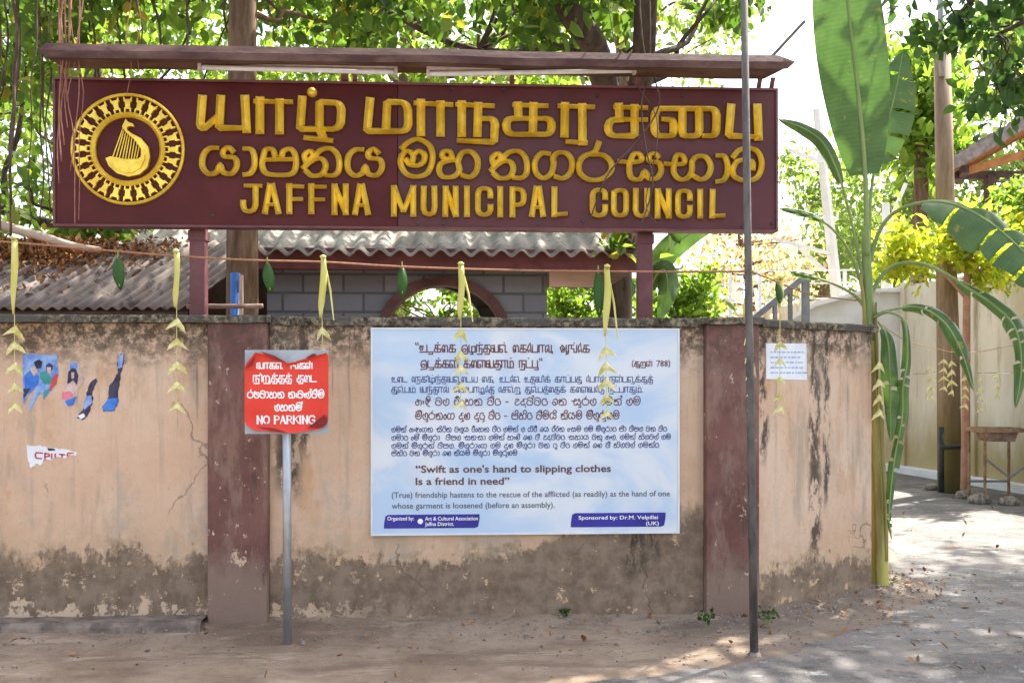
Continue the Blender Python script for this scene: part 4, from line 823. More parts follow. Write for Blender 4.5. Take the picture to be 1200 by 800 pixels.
nt_ = thing('paper_notice', 'pale paper notice with faint lines of writing on the splayed wall end', 'notice', sum(pp, Vector()) / 4)
MB().add(pp + [p + nb * 0.006 for p in pp], [(3, 2, 1, 0), (0, 1, 5, 4), (1, 2, 6, 5), (2, 3, 7, 6), (3, 0, 4, 7)]).build('sheet', 'paper', nt_)
mb = MB()
for i, y in enumerate((412, 418, 424, 430, 436)):
    x = 903
    while x < (938 if i % 2 else 941):
        L_ = random.uniform(2, 6); mb.add([on_splay(x, y, 0.0085), on_splay(x + L_, y, 0.0085), on_splay(x + L_, y + 1.2, 0.0085), on_splay(x, y + 1.2, 0.0085)], [(3, 2, 1, 0)]); x += L_ + 1.3
mb.build('faint_writing', 'paper_blue', nt_)

# ================================================================== POLE, TWINE, GARLANDS
gb = G(884, 769); gt = P(872, 0, (gb - CO).dot(FW)); gt2 = gb.lerp(gt, 1.35)
pl = thing('metal_pole', 'slim grey metal pole standing in the dirt before the right pilaster', 'pole', gb)
MB().tube([gb - Vector((0, 0, 0.05)), gb.lerp(gt, 0.5), gt2], [0.024, 0.022, 0.020], 12).build('pole', 'pole_grey', pl, smooth=True)
mb = MB(); mb.tube([gb + Vector((0, 0, -0.02)), gb + Vector((0, 0, 0.03))], [0.06, 0.03], 9); mb.build('footing', 'stone', pl)
TW = [(-120, 276, 6.0), (0, 283, 6.02), (120, 293, 6.04), (207, 300, 6.05), (300, 305, 6.05), (379, 307, 6.04), (460, 312, 6.02), (540, 315, 5.98), (620, 317, 5.92), (710, 318, 5.85), (800, 318.5, 5.77), (874, 318, 5.66)]
TWR = [(880, 318, 5.66), (908, 329, 6.2), (950, 345, 7.0), (1004, 352, 7.5)]
tw = MB().tube(smooth_path([P(*p) for p in TW], 4), 0.0065, 6).build('twine', 'twine', None, smooth=True, **tags('long brown twine strung along the front of the wall up to the grey pole', 'twine'))
MB().tube(smooth_path([P(*p) for p in TWR], 4), 0.0055, 6).build('twine', 'twine', None, smooth=True, **tags('short twine sagging from the grey pole to the banana stem', 'twine'))
def depth_on(tab, x):
    for a, b in zip(tab[:-1], tab[1:]):
        if a[0] <= x <= b[0]: f = (x - a[0]) / (b[0] - a[0]); return lerp(a[1], b[1], f), lerp(a[2], b[2], f)
    return tab[-1][1], tab[-1][2]
def fold(p, s, mb, tw_=0.0, cl=1.0):
    """one folded palm leaf bird: two wings from a beak, with thickness."""
    c, sn = math.cos(tw_), math.sin(tw_); rl_ = random.uniform(-0.22, 0.22); cr, sr_ = math.cos(rl_), math.sin(rl_); sp1 = random.uniform(0.85, 1.15)
    def T(x, y, z):
        x *= sp1; x, z = x * cr - z * sr_, x * sr_ + z * cr
        return (p.x + (x * c - y * sn) * s, p.y + (x * sn + y * c) * s, p.z + z * s)
    for sg_ in (-1, 1):
        e_ = random.uniform(-0.08, 0.08); o = [(0, -0.02, 0.36), (sg_ * 0.17, -0.09, 0.20), (sg_ * 0.40, 0.02, -0.08 * cl), (sg_ * (0.55 + e_), 0.08, -0.40 + e_), (sg_ * 0.24, 0.0, -0.20 + e_), (0, -0.14, -0.06)]
        vs = [T(*q) for q in o] + [T(a, b + 0.05, z) for a, b, z in o]
        fs = [(0, 1, 2, 3, 4, 5), (11, 10, 9, 8, 7, 6)] + [(i, (i + 1) % 6, (i + 1) % 6 + 6, i + 6) for i in range(6)]
        mb.add(vs, fs if sg_ > 0 else [f[::-1] for f in fs])
def garland(x, label, y1, ys, tab=TW, s=0.105, strip=True, slant=0, two=False, group='palm leaf garlands hanging from the twine', twist=None):
    y0, t = depth_on(tab, x); a = P(x, y0 - 4, t - 0.012)
    g = thing('palm_garland', label, 'garland', P(x, ys[-1], t), group)
    if strip:
        b = P(x + slant, y1, t - 0.02); mb = MB(); n = 8; wd = 0.021
        vs = []
        for i in range(n + 1):
            f = i / n; q = a.lerp(b, f) + Vector((0.006 * math.sin(f * 5), -0.012 * math.sin(f * 3.1), 0)); w_ = wd * (1 - 0.55 * max(0, f - 0.75) / 0.25) * (0.8 + 0.2 * math.sin(f * 3))
            ang = 0.5 * math.sin(f * 4 + x); vs += [q + Vector((-w_ * math.cos(ang), w_ * math.sin(ang), 0)) , q + Vector((0, -0.006, 0)), q + Vector((w_ * math.cos(ang), -w_ * math.sin(ang), 0))]
        mb.add(vs, [(i * 3 + j, i * 3 + j + 1, i * 3 + j + 4, i * 3 + j + 3) for i in range(n) for j in range(2)])
        mb.tube([a + Vector((-0.014, -0.012, 0.006)), a + Vector((0, -0.016, 0.012)), a + Vector((0.014, -0.012, 0.004))], 0.010, 6)
        mb.build('palm_strip', 'palm_strip', g, smooth=True, solid=0.003)
        if two:
            c = P(x + slant + 14, y1 + 3, t); MB().tube([a, a.lerp(c, 0.5) + Vector((0.01, 0, 0)), c], [0.008, 0.007, 0.004], 5).build('palm_strip', 'palm_strip', g)
    else: b = a
    th = smooth_path([b, P(x + slant * 0.6, ys[0], t), P(x, ys[-1] + 3, t)], 4)
    MB().tube(th, 0.0026, 5).build('thread', 'palm_strip', g)
    for i, y in enumerate(ys):
        f = (y - ys[0]) / max(1, ys[-1] - ys[0]); mb = MB(); fold(P(x + slant * 0.6 * (1 - f), y, t - 0.006), s * random.uniform(0.9, 1.08) * (1 - 0.12 * f), mb, random.uniform(-0.5, 0.5) if twist is None else twist, random.uniform(0.8, 1.2)); mb.build('folded_leaf', 'palm_fold', g)
    return g
garland(17, 'palm leaf garland beside the widest blue poster scrap, leftmost of the string', 368, (389, 407, 431, 455, 477), twist=0.1)
garland(207, 'palm leaf garland hanging on bare wall between the posters and the left pilaster', 360, (380, 403, 430, 453, 477), twist=0.1)
garland(379, 'palm leaf garland hanging over the edge of the red no parking sign', 372, (390, 414, 435, 460, 484), two=True, slant=-2)
garland(540, 'palm leaf garland hanging over the left half of the printed proverb panel', 374, (392, 418, 434, 455, 474), two=True)
garland(711, 'palm leaf garland hanging over the right half of the printed proverb panel', 394, (413, 432, 450, 468, 486), slant=-1, two=True)
garland(879, 'twisted palm leaf garland tied to the slim grey pole', 372, (394, 416, 436, 458, 474), tab=[(0, 323, 5.72), (2000, 323, 5.72)], twist=1.2, slant=-6)
garland(914, 'palm leaf garland hanging over the paper notice on the splayed wall', 360, (405, 424, 445, 466, 480), tab=TWR, s=0.085)
garland(1030, 'palm leaf garland hanging close beside the banana stem', 410, (430, 450, 468, 485), tab=[(0, 385, 7.25), (2000, 385, 7.25)], s=0.12, strip=False, twist=0.3)
TG = [(1022, 372, 7.5), (1060, 398, 9.0), (1095, 408, 10.5), (1130, 414, 11.6), (1170, 408, 12.2), (1240, 395, 12.6)]
MB().tube(smooth_path([P(*p) for p in TG], 4), 0.004, 5).build('twine', 'twine', None, smooth=True, **tags('thin twine hung across the gateway from the banana stem towards the concrete fence', 'twine'))
for x, ys, lab in ((1091, (432, 444, 455, 465), 'small pale garland hung left of the tall timber pole'), (1106, (424, 434, 444, 455), 'small garland hung before the left edge of the tall timber pole'), (1115.5, (426, 437, 449, 460), 'small garland hung before the right edge of the tall timber pole'),
                   (1131, (444, 455, 465, 476), 'small garland hung before the thin reddish stem of the yellow bush'), (1149, (446, 457, 468, 480), 'small garland hung between the reddish stem and the rusty stand'), (1169, (442, 453, 464), 'small faint garland hung above the rusty stand')):
    garland(x, lab, 0, ys, tab=TG, s=0.11, strip=False, group='small garlands across the gateway')
def mango(px, py0, py1, t, w_, label, tilt=0.0):
    a, b = P(px, py0, t), P(px + tilt, py1, t); mb = MB(); n = 10; L_ = (b - a).length; vs = []
    for i in range(n + 1):
        f = i / n; q = a.lerp(b, f) + Vector((0, -0.03 * math.sin(f * 2.5), 0)); ww = w_ * math.sin(math.pi * min(1, f * 0.96 + 0.03)) ** 0.7
        vs += [q + Vector((-ww, 0.012, 0)), q, q + Vector((ww, 0.012, 0))]
    mb.add(vs, [(i * 3 + j, i * 3 + j + 1, i * 3 + j + 4, i * 3 + j + 3) for i in range(n) for j in range(2)])
    r = thing('hanging_leaf', label, 'leaf', b, 'single green leaves hung on the twine'); mb.build('blade', 'leaf_mango', r, smooth=True, solid=0.002)
    MB().tube([a + Vector((0, 0, 0.03)), a, a.lerp(b, 0.9) + Vector((0, -0.028, 0))], [0.004, 0.004, 0.002], 5).build('midrib', 'stem_green', r)
mango(138, 300, 340, 6.04, 0.036, 'dark green leaf hung on the twine before the old corrugated shed roof', 4)
mango(313, 307, 344, 6.05, 0.036, 'green leaf hung on the twine beside the grey block gatehouse', 5)
mango(471, 312, 348, 6.02, 0.032, 'narrow green leaf hung on the twine before the maroon arch', 1)
mango(701, 317, 372, 5.86, 0.034, 'longest hung green leaf, beside the garland right of the gatehouse', 1)
mango(911, 331, 356, 6.25, 0.024, 'small green leaf hung on the short twine by the stair rail', 2)

# ================================================================== GATEHOUSE BEHIND THE WALL
YG = 2.45
gh = thing('gatehouse', 'grey block gatehouse with a maroon arch and white corrugated roof behind the wall', 'gatehouse', (W(520, 372, YG).x, YG, 0))
gx0, gx1 = W(313, 340, YG).x, W(641, 340, YG).x; gz1 = W(480, 313, YG).z; acx = W(520, 372, YG).x; az = W(520, 388, YG).z
ar_o = W(520, 388, YG).z; R_in = (W(586, 380, YG).x - acx); R_out = R_in + 0.085
def arch_wall(y0, y1, x0, x1, cx, cz, r, ztop, mat, name):
    n = 24; mb = MB()
    arc = [(cx + r * math.cos(math.pi * i / n), cz + r * math.sin(math.pi * i / n) * 0.82) for i in range(n + 1)]
    for i in range(n):                                               # strips above the arch
        a, b = arc[i], arc[i + 1]; mb.prism([b, a, (a[0], ztop), (b[0], ztop)], y0, y1)
    mb.box(x0, cx - r, y0, y1, 0, ztop); mb.box(cx + r, x1, y0, y1, 0, ztop)
    mb.build(name, mat, gh)
arch_wall(YG, YG + 0.2, gx0, gx1, acx, az, R_in, gz1, 'block', 'front_wall')
n = 28; mb = MB(); ov = []
for i in range(n + 1):
    a = math.pi * i / n; c_, s_ = math.cos(a), math.sin(a) * 0.82
    for r, y in ((R_in - 0.005, YG - 0.035), (R_out, YG - 0.035), (R_out, YG + 0.0), (R_in - 0.005, YG + 0.205)): ov.append((acx + c_ * r, y, az + s_ * r))
mb.add(ov, [(i * 4 + j, (i + 1) * 4 + j, (i + 1) * 4 + (j + 1) % 4, i * 4 + (j + 1) % 4) for i in range(n) for j in range(4)])
for s_ in (-1, 1): mb.box(acx + s_ * (R_in + 0.055) - 0.055, acx + s_ * (R_in + 0.055) + 0.055, YG - 0.033, YG - 0.002, 0, az)
mb.build('arch_surround', 'arch_paint', gh)
bx = W(507, 372, YG + 1.6).x; rb_ = W(560, 372, YG + 1.6).x - bx
arch_wall(YG + 1.6, YG + 1.8, gx0, gx1 + 0.1, bx, W(507, 384, YG + 1.6).z, rb_ + 0.05, 2.75, 'block', 'back_wall')
MB().box(gx0 - 0.001, gx0 + 0.18, YG + 0.2, YG + 1.6, 0, gz1).build('side_wall', 'block', gh); MB().box(gx1 - 0.18, gx1 + 0.001, YG + 0.2, YG + 1.6, 0, gz1).build('side_wall', 'block', gh)
fx0, fx1 = W(296, 300, YG - 0.15).x, W(752, 300, YG - 0.15).x
MB().box(fx0, fx1, YG - 0.2, YG - 0.1, W(500, 316, YG - 0.2).z, W(500, 291, YG - 0.2).z).build('fascia', 'maroon_steel', gh, bevel=0.005)
MB().box(fx0, fx1, YG - 0.1, YG + 1.9, gz1 + 0.002, gz1 + 0.05).build('ceiling', 'dark_wood', gh)
MB().box(W(643, 326, YG).x, W(697, 326, YG).x, YG - 0.06, YG + 0.02, W(660, 336, YG).z, W(660, 317, YG).z).build('plank', 'pale_wood', gh, bevel=0.003)
def corr(o, eave, slope, le, ls, pitch, amp, name, mat, parent, nu_per=8, seg=6):
    nrm = eave.cross(slope).normalized(); nrm = nrm if nrm.z > 0 else -nrm; nu = int(le / pitch * nu_per)
    def f(u, v): return tuple(o + eave * (u * le) + slope * (v * ls) + nrm * (amp * math.cos(u * le / pitch * 2 * math.pi)) + nrm * 0.006 * mnoise.noise(Vector((u * le * 2, v * ls * 2, 1))))
    return MB().grid(f, nu, seg).build(name, mat, parent, smooth=True, solid=0.008)
lx0, lx1 = W(150, 340, YG + 0.7).x, gx0 - 0.004
MB().box(lx0, lx1, YG + 0.7, YG + 0.8, 0, 2.78).build('lean_to_wall', 'dark_wood', gh)
corr(Vector((lx0, YG + 0.55, 2.80)), Vector((1, 0, 0)), Vector((0, math.cos(R(24)), math.sin(R(24)))), lx1 - lx0 - 0.15, 1.2, 0.177, 0.03, 'lean_to_roof', 'white_sheet', gh)
e0 = W(300, 297, YG - 0.3); ex = W(752, 295, YG - 0.3).x - e0.x
corr(Vector((e0.x, YG - 0.3, e0.z + 0.012)), Vector((1, 0, 0)), Vector((0, math.cos(R(24)), math.sin(R(24)))), ex, 1.7, 0.177, 0.03, 'corrugated_roof', 'white_sheet', gh)
corr(Vector((e0.x, YG + 2.8, e0.z + 0.012)), Vector((1, 0, 0)), Vector((0, -math.cos(R(24)), math.sin(R(24)))), ex, 1.68, 0.177, 0.03, 'corrugated_roof', 'white_sheet', gh)
# terracotta edge tile at the right end of the gatehouse roof
mb = MB(); a = W(740, 272, YG - 0.1); mb.box(a.x - 0.02, a.x + 0.12, YG - 0.2, YG + 1.2, a.z - 0.12, a.z + 0.14); mb.build('ridge_tile', 'terracotta', gh, bevel=0.01)

# old shed on the left with litter on its roof
YS = 1.7
sh = thing('storage_shed', 'low shed with an old grey brown corrugated roof behind the left wall', 'shed', (W(90, 400, YS).x, YS + 1, 0))
eo = W(-150, 361, YS + 0.12); ed = (W(215, 361, YS - 0.03) - eo); el = ed.length; ed.normalize()
up_ = Vector((0.42, 0.74, 0.50)).normalized()
corr(eo, ed, up_, el, 1.35, 0.098, 0.017, 'corrugated_roof', 'old_sheet', sh)
MB().box(eo.x, eo.x + el - 0.35, YS + 0.35, YS + 0.5, 0, eo.z + 0.1).build('front_wall', 'dark_wood', sh)
MB().beam(eo + Vector((0, 0.08, -0.05)), eo + ed * el + Vector((0, 0.08, -0.05)), 0.06, 0.06).build('eave_beam', 'dark_wood', sh)
def rl(s_, t_, h=0.03): return eo + ed * s_ + up_ * t_ + Vector((0, 0, h))
pts = []
for i in range(2600):
    s_ = random.uniform(0.0, el - 0.75); t_ = random.gauss(1.02, 0.16) if random.random() < 0.85 else random.uniform(0.2, 1.3)
    if s_ > el - 1.4 and random.random() < 0.75: continue
    if t_ > 1.34: t_ = 1.34 - random.random() * 0.2
    pts.append(rl(s_, t_, 0.02 + abs(random.gauss(0, 0.055)) * max(0, 1 - abs(t_ - 1.05) * 2.5)))
leaf_mesh('leaf_litter', pts, 1.0, 0.06, 'dry_leaf', None, 0.0, 0.45, kind='stuff', label='brown dry leaves piled on the old corrugated shed roof', category='leaf litter')
fb = [P(-60, 250, 8.6), P(0, 264, 8.6), P(45, 276, 8.6), P(85, 288, 8.6), P(118, 293, 8.62)]
MB().tube(smooth_path(fb, 4), [0.05 - 0.0015 * i for i in range(17)], 8).build('dead_branch', 'pale_wood', None, smooth=True, **tags('long pale dead branch lying across the leaf litter on the shed roof', 'branch'))
hb = P(185, 282, 10.5); hut = thing('small_hut', 'tiny brown roofed hut peak just below the sign corner', 'hut', (hb.x, hb.y, 0))
a = [P(165, 291, 10.5), P(192, 268, 10.5), P(200, 290, 10.5)]
MB().add([P(160, 293, 10.4), P(173, 276, 10.4), P(198, 268, 10.9), P(200, 290, 10.9), P(176, 290, 10.4)], [(0, 1, 4), (1, 2, 3, 4)]).build('roof', 'tile', hut, solid=0.04)
MB().box(hb.x - 0.12, hb.x + 0.1, hb.y + 0.25, hb.y + 0.6, 0, hb.z - 0.1).build('wall', 'dark_wood', hut)
b0_ = W(276, 372, 1.35); MB().tube([(b0_.x, 1.35, 0), (b0_.x, 1.35, W(276, 320, 1.35).z)], 0.038, 10).build('blue_pipe', 'blue_plastic', None, smooth=True, **tags('upright blue plastic pipe beside the tree trunk behind the wall', 'pipe'))
b1_ = W(281.5, 372, 1.33); MB().box(b1_.x - 0.0, b1_.x + 0.025, 1.30, 1.33, 0, W(281, 322, 1.3).z).build('wood_strip', 'pale_wood', None, **tags('narrow pale wooden strip standing by the blue pipe', 'batten'))
MB().tube([W(219, 359, 0.5), W(308, 358.5, 0.5)], 0.017, 8).build('rail_pipe', 'rust_pole', None, smooth=True, **tags('short rusty pipe lying level just above the wall by the left sign post', 'pipe'))

# stair rail, white gate bars behind the right end of the wall
sr = thing('stair_rail', 'grey steel stair handrail sloping up behind the right end of the wall', 'handrail', (W(915, 372, 3.4).x, 3.4, 0))
MB().beam(W(876, 379, 3.4), W(946, 321, 3.4), 0.06, 0.06).build('handrail', 'grey_steel', sr)
for px, yt in ((908, 352), (926, 338), (944, 323)): MB().beam(W(px, 450, 3.4).xy.to_3d() + Vector((0, 0, 0)), W(px, yt, 3.4), 0.07 if px == 944 else 0.035, 0.05).build('baluster', 'grey_steel', sr)
gt_ = thing('white_fence', 'thin white metal bar fence far behind the right part of the wall', 'fence', (P(920, 445, 20).x, P(920, 445, 20).y, 0))
for px in (800, 855.5, 890.5, 940, 990): MB().beam(P(px, 445, 20).xy.to_3d(), P(px, 318, 20), 0.06, 0.06).build('post', 'white_paint', gt_)
for py in (319, 334, 352): MB().beam(P(780, py, 20.03), P(1020, py - 3, 20.03), 0.03, 0.03).build('rail', 'white_paint', gt_)
wb = thing('white_building', 'low white wall with a gently sloping top beyond the banana plant', 'building', (P(1000, 445, 17).x, P(1000, 445, 17).y, 0))
MB().add([P(930, 372, 17), P(955, 359, 17), P(1018, 342, 17), P(1062, 342, 17), P(1062, 445, 17), P(930, 445, 17)] + [P(a, b, 17) + Vector((0, 0.3, 0)) for a, b in ((930, 372), (955, 359), (1018, 342), (1062, 342), (1062, 445), (930, 445))], [(5, 4, 3, 2, 1, 0), (6, 7, 8, 9, 10, 11)] + [(i, (i + 1) % 6, (i + 1) % 6 + 6, i + 6) for i in range(6)]).build('wall', 'concrete_white', wb)
MB().add([P(925, 374, 16.9), P(955, 357, 16.9), P(1018, 340, 16.9), P(1066, 340, 16.9), P(1066, 340, 18.9), P(1018, 340, 18.9), P(955, 357, 18.9), P(925, 374, 18.9)], [(0, 1, 6, 7), (1, 2, 5, 6), (2, 3, 4, 5)]).build('roof', 'white_paint', wb, solid=0.06)
def upole(label, top, bot, t, w0, arms):
    b = P(bot[0], bot[1], t); a = P(top[0], top[1], t); g0 = b + (b - a) * (b.z / (a.z - b.z)); g0.z = 0
    r = thing('utility_pole', label, 'utility pole', g0, 'white concrete utility poles'); MB().tube([g0, b, a], [w0 * 1.1, w0, w0 * 0.65], 8).build('pole', 'concrete_white', r)
    for p0, p1 in arms: MB().beam(P(*p0, t - 0.1), P(*p1, t - 0.1), 0.07, 0.07).build('crossarm', 'concrete_white', r)
    return r
upole('leaning white concrete pole with slanting arms behind the council sign end', (957, 128), (981, 350), 22, 0.14, [((905, 279), (972, 297)), ((936, 290), (968, 318)), ((924, 176), (965, 190))])
upole('short white concrete pole between the banana stem and the timber pole', (1038, 238), (1039, 345), 22, 0.13, [((1039, 268), (1068, 200)), ((1046, 262), (1062, 300))])

# ================================================================== RIGHT SIDE: FENCE, POLES, STAND, PAVILION
f0, f1 = G(1205, 578), G(1030, 549); fd = (f1 - f0); fd.z = 0; fd.normalize(); fn = Vector((-fd.y, fd.x, 0))
fa = f0 - fd * 4.5; fl_ = (f1 - fa).length + 9
fe = thing('concrete_fence', 'tall whitewashed concrete panel fence with mossy foot along the gateway road', 'fence', (f0.x, f0.y, 0))
npn = int(fl_ / 1.9)
for i in range(npn):
    a = fa + fd * (i * 1.9); b = fa + fd * (i * 1.9 + 1.9); a.z = b.z = 0
    for z0, z1 in ((0.12, 1.70), (1.706, 3.22)):
        MB().plan([a + fd * 0.02, b - fd * 0.02, b - fd * 0.02 - fn * 0.08, a + fd * 0.02 - fn * 0.08], z0, z1).build('fence_panel', 'fence', fe, bevel=0.006)
    MB().plan([a - fd * 0.07 + fn * 0.05, a + fd * 0.07 + fn * 0.05, a + fd * 0.07 - fn * 0.12, a - fd * 0.07 - fn * 0.12], -0.02, 3.27).build('fence_post', 'fence', fe, bevel=0.01)
a = fa.copy(); b = fa + fd * fl_; a.z = b.z = 0
MB().plan([a + fn * 0.14, b + fn * 0.14, b - fn * 0.15, a - fn * 0.15], -0.02, 0.13).build('kerb', 'concrete_white', fe, bevel=0.01)
tb = G(1113, 577); tt = (tb - CO).dot(FW)
tpole = thing('timber_pole', 'tall thick brown timber pole with a greenish foot by the concrete fence', 'pole', tb)
MB().tube([tb - Vector((0, 0, 0.1)), P(1111, 400, tt), P(1107, 200, tt), P(1104, 60, tt)], [0.165, 0.155, 0.125, 0.115], 12).build('pole', 'timber_pole', tpole, smooth=True)
MB().tube([P(1104, 90, tt - 0.1), P(1102, 10, tt - 0.1), P(1101, -80, tt - 0.1)], 0.045, 8).build('top_pipe', 'galvanised', tpole, smooth=True)
mb = MB(); pa = [P(1103, 576, tt - 0.35), P(1103, 500, tt - 0.35)]; mb.tube(pa, 0.04, 8); pb = [P(1128, 574, tt - 0.4), P(1128, 520, tt - 0.4)]; mb.tube(pb, 0.03, 8); mb.tube([P(1101, 524, tt - 0.38), P(1130, 523, tt - 0.42)], 0.035, 8)
mb.build('pole_guard', 'black_pipe', None, smooth=True, **tags('black pipe guard hooked round the foot of the timber pole', 'pipe guard'))
sb_ = G(1168, 588); ts = (sb_ - CO).dot(FW)
stn = thing('rusty_stand', 'rusty steel stand with a shallow tray and crossed brace by the fence', 'stand', sb_)
zt_ = P(1165, 503, ts).z; ax = RT; ay = Vector((-RT.y, RT.x, 0))
def sp_(u, v, z): return sb_ + ax * u + ay * v + Vector((0, 0, z - sb_.z))
for u in (-0.26, 0.27):
    for v in (-0.22, 0.22): MB().beam(sp_(u, v, 0), sp_(u, v, zt_ - 0.03), 0.028, 0.028).build('leg', 'rusty_steel', stn)
mb = MB()
for a, b in (((-0.44, -0.25), (0.31, -0.25)), ((-0.32, 0.25), (0.31, 0.25)), ((-0.30, -0.25), (-0.30, 0.25)), ((0.29, -0.25), (0.29, 0.25))): mb.beam(sp_(*a, zt_), sp_(*b, zt_ + 0.003 * a[0]), 0.04, 0.045)
mb.build('top_frame', 'rusty_steel', stn)
mb = MB()
o_ = [(-0.20, -0.20), (0.20, -0.20), (0.20, 0.20), (-0.20, 0.20)]
mb.add([sp_(u, v, zt_ + 0.02) for u, v in o_] + [sp_(u * 0.8, v * 0.8, zt_ - 0.15) for u, v in o_] + [sp_(u * 0.9, v * 0.9, zt_ + 0.02) for u, v in o_] + [sp_(u * 0.7, v * 0.7, zt_ - 0.13) for u, v in o_], [(4 + i, 4 + (i + 1) % 4, (i + 1) % 4, i) for i in range(4)] + [(7, 6, 5, 4)] + [(i, (i + 1) % 4, 8 + (i + 1) % 4, 8 + i) for i in range(4)] + [(8 + i, 8 + (i + 1) % 4, 12 + (i + 1) % 4, 12 + i) for i in range(4)] + [(12, 13, 14, 15)])
mb.build('tray', 'rust_pole', stn)
mb = MB(); mb.beam(sp_(-0.26, -0.22, zt_ * 0.62), sp_(0.05, -0.24, zt_ * 0.36), 0.03, 0.02); mb.beam(sp_(0.05, -0.24, zt_ * 0.36), sp_(0.27, -0.22, zt_ * 0.52), 0.03, 0.02); mb.beam(sp_(-0.26, 0.22, 0.25), sp_(0.27, 0.22, 0.25), 0.03, 0.03); mb.build('brace', 'grey_steel', stn)
def rock(px, py, r, label, g='stones at the foot of the rusty stand'):
    c = G(px, py); mb = MB(); vs = []
    for j in range(5):
        for i in range(9):
            th_, ph = 2 * math.pi * i / 9, math.pi * (j + 0.5) / 5; q_ = Vector((math.cos(th_) * math.sin(ph), math.sin(th_) * math.sin(ph) * 0.8, math.cos(ph) * 0.6)); q_ *= r * (1 + 0.25 * mnoise.noise(q_ * 2 + c)); vs.append(tuple(c + q_ + Vector((0, 0, r * 0.35))))
    mb.add(vs, [(j * 9 + i, (j + 1) * 9 + i, (j + 1) * 9 + (i + 1) % 9, j * 9 + (i + 1) % 9) for j in range(4) for i in range(9)] + [tuple(range(9)), tuple(44 - i for i in range(9))])
    mb.build('stone', 'stone', None, smooth=True, **tags(label, 'stone', g))
for c_, lab_ in ((b0, 'low heap of soil round the foot of the no parking post'), (gb, 'low heap of soil round the foot of the slim grey pole')):
    mb = MB(); mb.grid(lambda u, v: (c_.x + math.cos(u * 6.2832) * v * 0.17, c_.y + math.sin(u * 6.2832) * v * 0.15, 0.016 * (1 - v) ** 1.3 - 0.012 * v + 0.010 * (1 - v) * mnoise.noise(Vector((math.cos(u * 6.2832) * v * 3, math.sin(u * 6.2832) * v * 3, c_.x))) + 0.003), 24, 8)
    mb.build('dirt_mound', 'earth', None, smooth=True, kind='structure')
rock(1131, 584, 0.13, 'brown stone at the foot of the thin reddish stem')
rock(1148, 590, 0.15, 'flat brown stone under the nearer left leg of the rusty stand')
rock(1183, 592, 0.13, 'grey stone at the right leg of the rusty stand')
rock(1092, 574, 0.11, 'dark stone left of the timber pole foot')
# pavilion roof (gable end, seen from below)
tpv = 17.0; le_, rp = P(1112, 190, tpv), P(1262, 104, tpv); ri = P(1412, 190, tpv); dp = Vector((0.45, 1.1, 0))
pv = thing('pavilion', 'open sided pavilion with a tiled gable roof and timber eaves beyond the fence', 'pavilion', (rp.x, rp.y, 0))
for a, b in ((le_, rp), (ri, rp)):
    mb = MB(); n = 13
    for i in range(n):
        p, q_ = a.lerp(b, i / n), a.lerp(b, (i + 1.12) / n); h = Vector((0, 0, 0.10)); o = Vector((0, 0, 0.05)); s_ = 0.0
        vs = [p + h, q_ + Vector((0, 0, 0.045)), q_ + Vector((0, 0, 0.01)), p + Vector((0, 0, -0.02))]; vs = vs + [v + dp for v in vs]
        mb.add(vs, [(0, 1, 2, 3), (7, 6, 5, 4), (0, 4, 5, 1), (1, 5, 6, 2), (2, 6, 7, 3), (3, 7, 4, 0)])
    mb.build('tiled_slope', 'tile', pv)
    mb = MB()
    for i in range(9):
        o = dp * (0.04 + i / 8.6); mb.beam(a + o + Vector((0, 0, -0.09)), b + o + Vector((0, 0, -0.09)), 0.07, 0.10)
    mb.build('rafter', 'orange_wood', pv)
    mb = MB(); mb.beam(a + Vector((0, -0.03, -0.07)), b + Vector((0, -0.03, -0.07)), 0.05, 0.20); mb.build('barge_board', 'tile', pv)
bz = P(1130, 197, tpv).z
MB().beam(Vector((le_.x + 0.25, le_.y + 0.6, bz)), Vector((ri.x - 0.25, ri.y + 0.6, bz)), 0.12, 0.14).build('tie_beam', 'dark_wood', pv)
MB().beam(le_ + dp * 0.05 + Vector((0.3, 0, -0.10)), le_ + dp + Vector((0.3, 0, -0.10)), 0.12, 0.12).build('wall_plate', 'dark_wood', pv)
for px in (1182, 1340):
    for o in (0.6,):
        p = P(px, 200, tpv); MB().box(p.x - 0.08, p.x + 0.08, p.y + o - 0.08, p.y + o + 0.08, 0, bz).build('post', 'dark_wood', pv)
mb = MB(); a = P(1150, 182, tpv); mb.beam(Vector((a.x, le_.y + 0.5, bz + 0.05)), Vector((rp.x, le_.y + 0.5, bz + 0.55)), 0.1, 0.14); mb.build('brace', 'orange_wood', pv)

